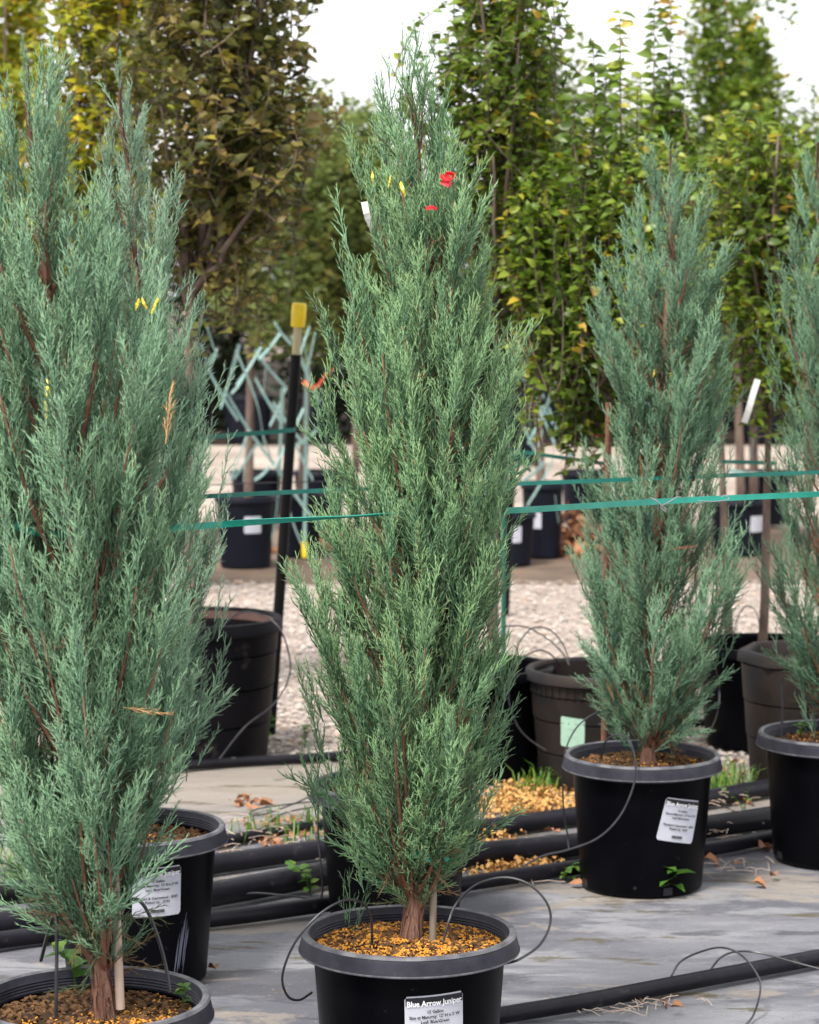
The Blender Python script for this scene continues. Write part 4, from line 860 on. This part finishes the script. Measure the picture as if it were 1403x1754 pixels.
def strap(label, pts3, w, mt='strap', n=40, tw=None, group='green straps tying the trees', th=.0008, name='tie_strap'):
    p = spline(pts3, n); b = MB(); b.ribbon(p, w, th, tw)
    return tag(b.build(name, M[mt], smooth=False), label, 'strap', group)
tw = np.zeros(60)
A_ = [at(-20, 880, yl - .05), at(90, 915, yl - .04), at(325, 902, yl + .30), at(440, 894, yc - .16), at(560, 887, yc - .14), at(690, 880, yc - .10), at(862, 875, yc + .10), at(1000, 867, yc + .33), at(1130, 859, yc + .55), at(1250, 853, yc + .62), at(1410, 846, yc + .68), at(1560, 840, yc + .72)]
tw[14:24] = np.linspace(.2, 1.25, 10); tw[24:34] = np.linspace(1.25, .1, 10); tw[50:60] = np.linspace(0, .7, 10)
strap('front teal strap running right across all the nearest junipers', A_, .0125, 'strap', 60, tw)
B_ = [at(330, 852, 6.12), at(392, 848, 6.14), at(560, 840, 6.33), at(700, 835, 6.45), at(868, 829, 6.58), at(1060, 822, 6.72), at(1230, 815, 6.84), at(1345, 811, 6.95), at(1480, 806, 7.1)]
strap('second teal strap just above and behind the front one', B_, .011, 'strapd', 50)
strap('dark teal strap from the green post knot to a trunk behind', [at(866, 770, 8.58), at(900, 775, 8.55), at(970, 785, 8.5), at(1042, 795, 8.42)], .0125, 'strapd', 20)
strap('dark teal strap tied round the black leaning post', [at(330, 752, D1 + .05), at(400, 745, D_p - .15), at(455, 741, D_p - .06), at(488, 738, D_p - .035), at(504, 736, D_p - .03), at(503, 733, D_p + .03), at(485, 735, D_p + .03)], .016, 'strapd', 34)
strap('dark teal strap behind the lone juniper above the others', [at(1236, 791, 9.0), at(1290, 792, 9.05), at(1330, 794, 9.1)], .014, 'strapd', 14)
# knot on the green post
kb = MB(); kp = at(866, 782, 8.57)
for k in range(3):
    rr_ = .020 + .006 * k; pts = [kp + np.array([.018 * k + rr_ * 1.3 * math.cos(q), -.01 - .008 * k, -.012 * k + rr_ * math.sin(q)]) for q in np.linspace(0, 2 * PI, 15)]; kb.tube(pts, .0055, 6)
kb.tube(spline([kp, kp + np.array([.05, -.02, -.01]), kp + np.array([.085, -.02, -.05])], 8), .005, 6)
tag(kb.build('strap_knot', M['strapd']), 'loose knot of dark green strap on the green post', 'knot')
# wire clip on the front strap
wb = MB(); yk = yc + .50
wb.tube(spline([at(1113, 853, yk), at(1122, 856, yk - .01), at(1138, 870, yk - .012), at(1140, 876, yk - .01), at(1131, 868, yk - .012), at(1140, 863, yk - .014), at(1150, 857, yk - .012), at(1160, 851, yk), at(1166, 852, yk + .01)], 30), .0013, 5)
tag(wb.build('wire_clip', M['wire']), 'hooked steel wire clip on the front strap before the lone juniper', 'clip'); wb = MB()
wb.tube(spline([at(1195, 858, yk + .05), at(1225, 859, yk + .05), at(1248, 855, yk + .06), at(1242, 848, yk + .06), at(1235, 852, yk + .06)], 20), .0011, 5)
tag(wb.build('wire_clip', M['wire']), 'flat wire twist on the front strap near the hooked clip', 'clip')
b = MB(); b.tube(spline([at(330, 832, 9.6), at(430, 828, 9.6), at(540, 825, 9.6), at(620, 823, 9.7)], 16), .0022, 5); tag(b.build('trellis_wire', M['tubing']), 'thin black wire stretched above the far pot tag', 'wire')
Gs = [((345, 590), (362, 640)), ((385, 668), (426, 736), (484, 815)), ((481, 570), (443, 615)), ((470, 552), (499, 590)), ((437, 600), (490, 664)), ((455, 632), (451, 672)), ((437, 648), (484, 726)), ((490, 665), (462, 730)),
      ((418, 645), (396, 674)), ((426, 738), (410, 780), (394, 825)), ((423, 745), (417, 825)), ((448, 735), (464, 782)), ((508, 762), (545, 734)), ((507, 762), (536, 822)), ((478, 814), (475, 863), (461, 936), (423, 994)),
      ((463, 798), (436, 822)), ((404, 600), (440, 690), (452, 760)), ((484, 665), (478, 810)), ((540, 570), (524, 640)), ((497, 835), (552, 905)), ((497, 880), (516, 930)), ((520, 580), (535, 660)),
      ((891, 640), (926, 692), (967, 757)), ((917, 640), (932, 682)), ((946, 668), (967, 727)), ((972, 758), (982, 786)), ((949, 756), (946, 790), (923, 834), (903, 866)), ((896, 824), (933, 792)), ((905, 690), (912, 762)), ((929, 738), (921, 765)), ((900, 640), (950, 760)), ((951, 850), (957, 895)),
      ((1226, 622), (1208, 684)), ((1232, 690), (1224, 720)), ((1248, 805), (1320, 812)), ((1290, 750), (1286, 790)), ((355, 560), (372, 610)), ((372, 598), (352, 640)), ((410, 590), (378, 700)), ((360, 640), (408, 720)), ((530, 560), (500, 640)), ((500, 575), (548, 690)), ((468, 690), (520, 760)), ((520, 700), (470, 800)), ((400, 820), (440, 760)), ((450, 590), (405, 660)), ((884, 700), (930, 800)), ((960, 640), (905, 760)), ((940, 700), (985, 800)), ((1215, 640), (1232, 740))]
GW = ['near the black leaning post', 'above the far pair of pots', 'behind the hanging white tag']
for k, g in enumerate(Gs):
    w_ = 0 if g[0][0] < 700 else 1 if g[0][0] < 1100 else 2
    Dk = 13.6 + .9 * ((k * 37) % 10) / 10; q = [at(x, y, Dk + .25 * i) for i, (x, y) in enumerate(g)]
    if len(q) == 2: q.insert(1, (q[0] + q[1]) / 2 + np.array([0, 0, -.01]))
    strap('pale green guy strap among far trunks ' + GW[w_], q, .021, 'guy', 10, group='pale guy straps ' + GW[w_], name='guy_strap')

# ribbons and plant tags
def ribbon_thing(name, label, cat, pts3, w, mt, n=14, tw=None, group=None):
    b = MB(); b.ribbon(spline(pts3, n), w, .0006, tw); return tag(b.build(name, M[mt], smooth=False), label, cat, group)
ribbon_thing('flag_ribbon', 'crumpled red ribbon near the top of the middle juniper', 'ribbon', [at(755, 300, yc - .10), at(766, 312, yc - .12), at(778, 300, yc - .11), at(764, 298, yc - .12), at(772, 316, yc - .11), at(757, 311, yc - .10), at(778, 305, yc - .10)], .010, 'red', 26, np.linspace(0, 5, 26))
ribbon_thing('flag_ribbon', 'small red ribbon end below the crumpled one', 'ribbon', [at(730, 357, yc - .10), at(740, 355, yc - .11), at(748, 358, yc - .10)], .007, 'red', 8)
ribbon_thing('flag_ribbon', 'bright red ribbon hanging between the trunks', 'ribbon', [at(994, 739, 8.3), at(1010, 742, 8.28), at(1032, 745, 8.3)], .018, 'red', 8, np.linspace(0, .8, 8))
ribbon_thing('flag_ribbon', 'orange red ribbon tied left of the middle juniper', 'ribbon', [at(520, 653, 12), at(532, 664, 12), at(545, 660, 12), at(556, 645, 12), at(572, 630, 12)], .022, 'orange', 16, np.linspace(0, 1.4, 16))
GY = 'yellow tag pieces in the foliage'
for k, (x, y, D, h) in enumerate([(638, 305, yc - .10, .016), (667, 312, yc - .10, .015), (690, 324, yc - .10, .018), (265, 524, yl - .13, .018), (247, 520, yl - .12, .012), (235, 522, yl - .12, .012), (84, 664, yl - .14, .022), (79, 690, yl - .14, .040), (1120, 640, y2 - .08, .012), (1150, 645, y2 - .08, .012), (1176, 655, y2 - .09, .014), (1190, 632, y2 - .08, .011)]):
    nm_ = 'crown of the middle juniper' if 600 < x < 700 else 'lone juniper right of the middle' if x > 1000 else 'pale corner juniper below its middle' if y > 600 else 'pale corner juniper near its shoulder'
    p = at(x, y, D); ribbon_thing('plant_tag', 'scrap of yellow tag caught in the ' + nm_, 'tag', [p + np.array([h * math.sin(k * 2.7) * .35, .004, h * .7]), p + np.array([0, -.004, 0]), p - np.array([h * math.sin(k * 2.7) * .35, -.006, h * .7])], .0042 + .002 * (k % 3 == 2), 'yellow', 5, group='yellow tag scraps in the ' + nm_)
ribbon_thing('plant_tag', 'white plastic tag high in the middle juniper', 'tag', [at(624, 346, yc - .09), at(629, 370, yc - .095), at(636, 394, yc - .07)], .012, 'white', 6)
ribbon_thing('plant_tag', 'long white tag hanging below the orange tinted tree', 'tag', [at(1298, 650, 8.35), at(1290, 675, 8.33), at(1283, 700, 8.32), at(1275, 724, 8.33)], .021, 'white', 8)
ribbon_thing('plant_tag', 'white tag scrap in the corner juniper beside the yellow one', 'tag', [at(92, 672, yl - .13), at(90, 690, yl - .14), at(94, 706, yl - .13)], .010, 'white', 5)
ribbon_thing('plant_tag', 'small white tag deep in the corner juniper', 'tag', [at(96, 764, yl - .11), at(98, 774, yl - .11), at(97, 784, yl - .11)], .012, 'white', 5)

# ------------------------------------------------------------------ weeds, grass, litter
def blades(cs, seed, n, h, spread):
    r = np.random.default_rng(seed); V, T, A = [], [], []; k0 = 0
    for c in cs:
        for i in range(n):
            a = r.random() * 6.3; p = np.array(c) + np.array([math.cos(a), math.sin(a), 0]) * spread * math.sqrt(r.random()); b = r.random() * 6.3; hh = h * r.uniform(.4, 1.1); ln = hh * r.uniform(.2, 1.1)
            o_ = np.array([math.cos(b), math.sin(b), 0]); s = np.array([-math.sin(b), math.cos(b), 0]) * .0028; p[2] = 0
            m_ = p + o_ * ln * .35 + np.array([0, 0, hh * .75]); e = p + o_ * ln + np.array([0, 0, hh * r.uniform(.5, 1.0)])
            V += [p - s, p + s, m_ - s * .8, m_ + s * .8, e]; T += [(k0, k0 + 1, k0 + 3), (k0, k0 + 3, k0 + 2), (k0 + 2, k0 + 3, k0 + 4)]; A += [r.random()] * 5; k0 += 5
    return np.array(V), np.array(T), np.array(A)
cs = [onz(x, y) for x, y in ((10, 1535), (40, 1525), (70, 1530), (20, 1490), (60, 1480), (90, 1510), (-20, 1510), (420, 1436), (500, 1424), (530, 1452))]
V, T, a = blades(cs, 1, 26, .10, .10); tag(link(bpy.data.objects.new('grass', np_mesh('grass', V, T, M['lf_weed'], True, {'var': a}))), 'long grass tufts growing between the pipes', 'grass', kind='stuff')
cs = [onz(x, y) for x, y in ((1190, 1372), (1240, 1352), (1225, 1362), (1260, 1346), (900, 1365), (930, 1352), (960, 1345), (1215, 1215), (1235, 1205), (1255, 1210), (1270, 1215))]
V, T, a = blades(cs, 2, 40, .09, .07); tag(link(bpy.data.objects.new('grass', np_mesh('grass', V, T, M['lf_weed'], True, {'var': a}))), 'short grass around the pots at the gravel edge', 'grass', kind='stuff')
WP = leaf_proto(w=.34, droop=.3)
def weed(label, x, y, h, n, seed, leaf, z=0):
    r = np.random.default_rng(seed); base = onz(x, y, z); root = empty('weed', base, label, 'weed', 'small weeds'); st = MB(); P, Dd = [], []
    for i in range(max(2, n // 6)):
        e = np.array([r.normal(0, h * .35), r.normal(0, h * .35), h * r.uniform(.6, 1.1)]); q = spline([np.zeros(3), e * np.array([.3, .3, .6]), e], 6); st.tube(q, np.linspace(.0016, .0008, 6), 4)
        for k in range(6): P.append(q[min(5, 1 + k)]); a_ = r.random() * 6.3; Dd.append([math.cos(a_), math.sin(a_), r.uniform(0, .7)])
    st.build('stem', M['gpost'] if False else M['lf_weed'], root)
    P, Dd = np.array(P), np.array(Dd); Nn = np.array([[0, 0, 1.]]) + r.normal(0, .3, P.shape); sc = leaf * r.uniform(.6, 1.1, len(P))
    for q in range(min(len(P), 40)):
        V, T = place_leaves(P[q:q + 1], Dd[q:q + 1], Nn[q:q + 1], sc[q:q + 1], WP)
        link(bpy.data.objects.new('leaf', np_mesh('leaf', V.reshape(-1, 3), T.reshape(-1, 3), M['lf_weed'], True, {'var': np.full(12, r.random())})), root)
weed('leafy weed at the foot of the black leaning post', 455, 1285, .13, 40, 1, .035)
weed('little weed on the gravel edge near the middle juniper', 522, 1282, .08, 18, 2, .03)
weed('bright green weed patch before the plain pot behind', 1235, 1205, .20, 48, 3, .05)
weed('taller bright weed beside the ribbed old pot', 1268, 1205, .16, 40, 4, .045)
weed('weed by the half hidden pot between the pipes', 532, 1535, .10, 24, 5, .03)
weed('tiny round leaved weed at the foot of the lone pot', 970, 1508, .045, 10, 6, .036)
weed('narrow leaved weed sprouting in front of the lone pot', 1146, 1535, .075, 16, 7, .052)
weed('spindly weed rising above the brown leaves', 1275, 1398, .12, 16, 8, .025)
weed('seedling inside the cut off pot', 1372, 1262, .04, 8, 9, .032, RIM - .02)
weed('grassy sprout behind the trunk in the corner pot', 130, 1690, .07, 10, 10, .05, RIM - .03)
weed('sprout at the inner edge of the corner pot', 313, 1722, .035, 8, 11, .02, RIM - .03)
def litter(areas, seed, sz, mt, name, label, n3=.02):
    r = np.random.default_rng(seed); pr_ = leaf_proto(w=.36, droop=.5, fold=.25); P = []
    for x0, x1, y0, y1, n, hh in areas:
        for i in range(n): p = onz(np.clip(r.normal((x0 + x1) / 2, (x1 - x0) / 4), x0, x1), r.uniform(y0, y1)); p[2] = .004 + r.random() ** 2 * hh; P.append(p)
    P = np.array(P); a = r.random(len(P)) * 6.3; Dd = np.stack([np.cos(a), np.sin(a), r.normal(0, .45, len(P))], -1); Nn = np.array([[0, 0, 1.]]) + r.normal(0, .6, P.shape)
    V, T = place_leaves(P, Dd, Nn, sz * r.uniform(.5, 1.2, len(P)), pr_)
    return tag(link(bpy.data.objects.new(name, np_mesh(name, V.reshape(-1, 3), T.reshape(-1, 3), mt))), label, 'litter', kind='stuff')
litter([(820, 985, 1366, 1402, 1000, .04), (830, 975, 1345, 1370, 300, .02), (800, 960, 1462, 1500, 620, .02), (815, 900, 1440, 1470, 160, .04), (855, 905, 1275, 1292, 90, .02), (800, 850, 1500, 1515, 70, .01), (780, 1000, 1340, 1420, 160, .01)], 3, .018, M['litter'], 'leaf_litter', 'heap of golden dry leaflets among the pipes')
litter([(1210, 1290, 1208, 1225, 90, .02), (400, 560, 1405, 1460, 120, .015), (390, 470, 1372, 1378, 20, .02), (1190, 1300, 1300, 1380, 60, .01)], 4, .024, M['dryleaf'], 'leaf_litter', 'thin scatter of brown leaves along the pipes')
litter([(955, 1020, 935, 952, 90, .25), (930, 1030, 940, 955, 120, .12), (480, 560, 935, 950, 80, .06)], 5, .10, M['dryleaf'], 'leaf_litter', 'brown leaf piles across the gravel road')
fl = [leaf_proto(w=.36, droop=.5, fold=.3), leaf_proto(w=.3, droop=-.3, fold=.2), leaf_proto(w=.4, droop=.2, fold=.4)]
fm = [np_mesh('fallen_leaf', v, t, M['dryleaf']) for v, t in fl]
r = np.random.default_rng(12)
spots = [(948, 1424), (960, 1424), (1280, 1405), (1290, 1412), (1300, 1400), (1262, 1408), (1305, 1416), (1240, 1415), (400, 1372), (420, 1376), (425, 1384), (445, 1380), (388, 1452), (396, 1456), (470, 1447), (1206, 1470), (1260, 1480), (1302, 1445), (1300, 1452),
         (1000, 1512), (1150, 1725), (1130, 1712), (1100, 1716), (370, 1660), (620, 1425), (1230, 1455), (1330, 1500), (1290, 1510), (890, 1310), (850, 1320), (1310, 1330), (1300, 1325)]
for k, (x, y) in enumerate(spots):
    o = bpy.data.objects.new('fallen_leaf', fm[k % 3]); o.location = onz(x, y, .012); s = r.uniform(.028, .05); o.scale = (s, s, s); o.rotation_euler = (r.normal(0, .4), r.normal(0, .4), r.random() * 6.3); link(o)
    w_ = 'left of the middle juniper' if x < 700 else 'between the two right hand pots' if x > 1195 else 'around the lone pot'
    tag(o, 'dry curled brown leaf lying on the cloth ' + w_, 'leaf', 'dry leaves ' + w_)
# twigs and debris on the cloth
b = MB(); r = np.random.default_rng(5)
for i in range(190):
    x, y = (r.uniform(385, 555), r.uniform(1412, 1478)) if i >= 110 else (r.uniform(1180, 1310), r.uniform(1372, 1450)) if i >= 70 else (r.normal(1080, 70), r.uniform(1705, 1735)) if i < 36 else ((r.uniform(820, 980), r.uniform(1490, 1515)) if i < 52 else (r.uniform(1200, 1330), r.uniform(1470, 1500)))
    p = onz(x, y, .006); a = r.random() * 6.3; d = np.array([math.cos(a), math.sin(a), r.normal(0, .1)]) * r.uniform(.01, .045); p[2] += .045 * (i >= 70) * r.random(); b.tube([p - d, p + d * .1 + np.array([0, 0, .004]), p + d], .0011, 4)
tag(b.build('twig_debris', M['stakewood']), 'thin dry twigs and chaff scattered on the cloth', 'debris', kind='stuff')
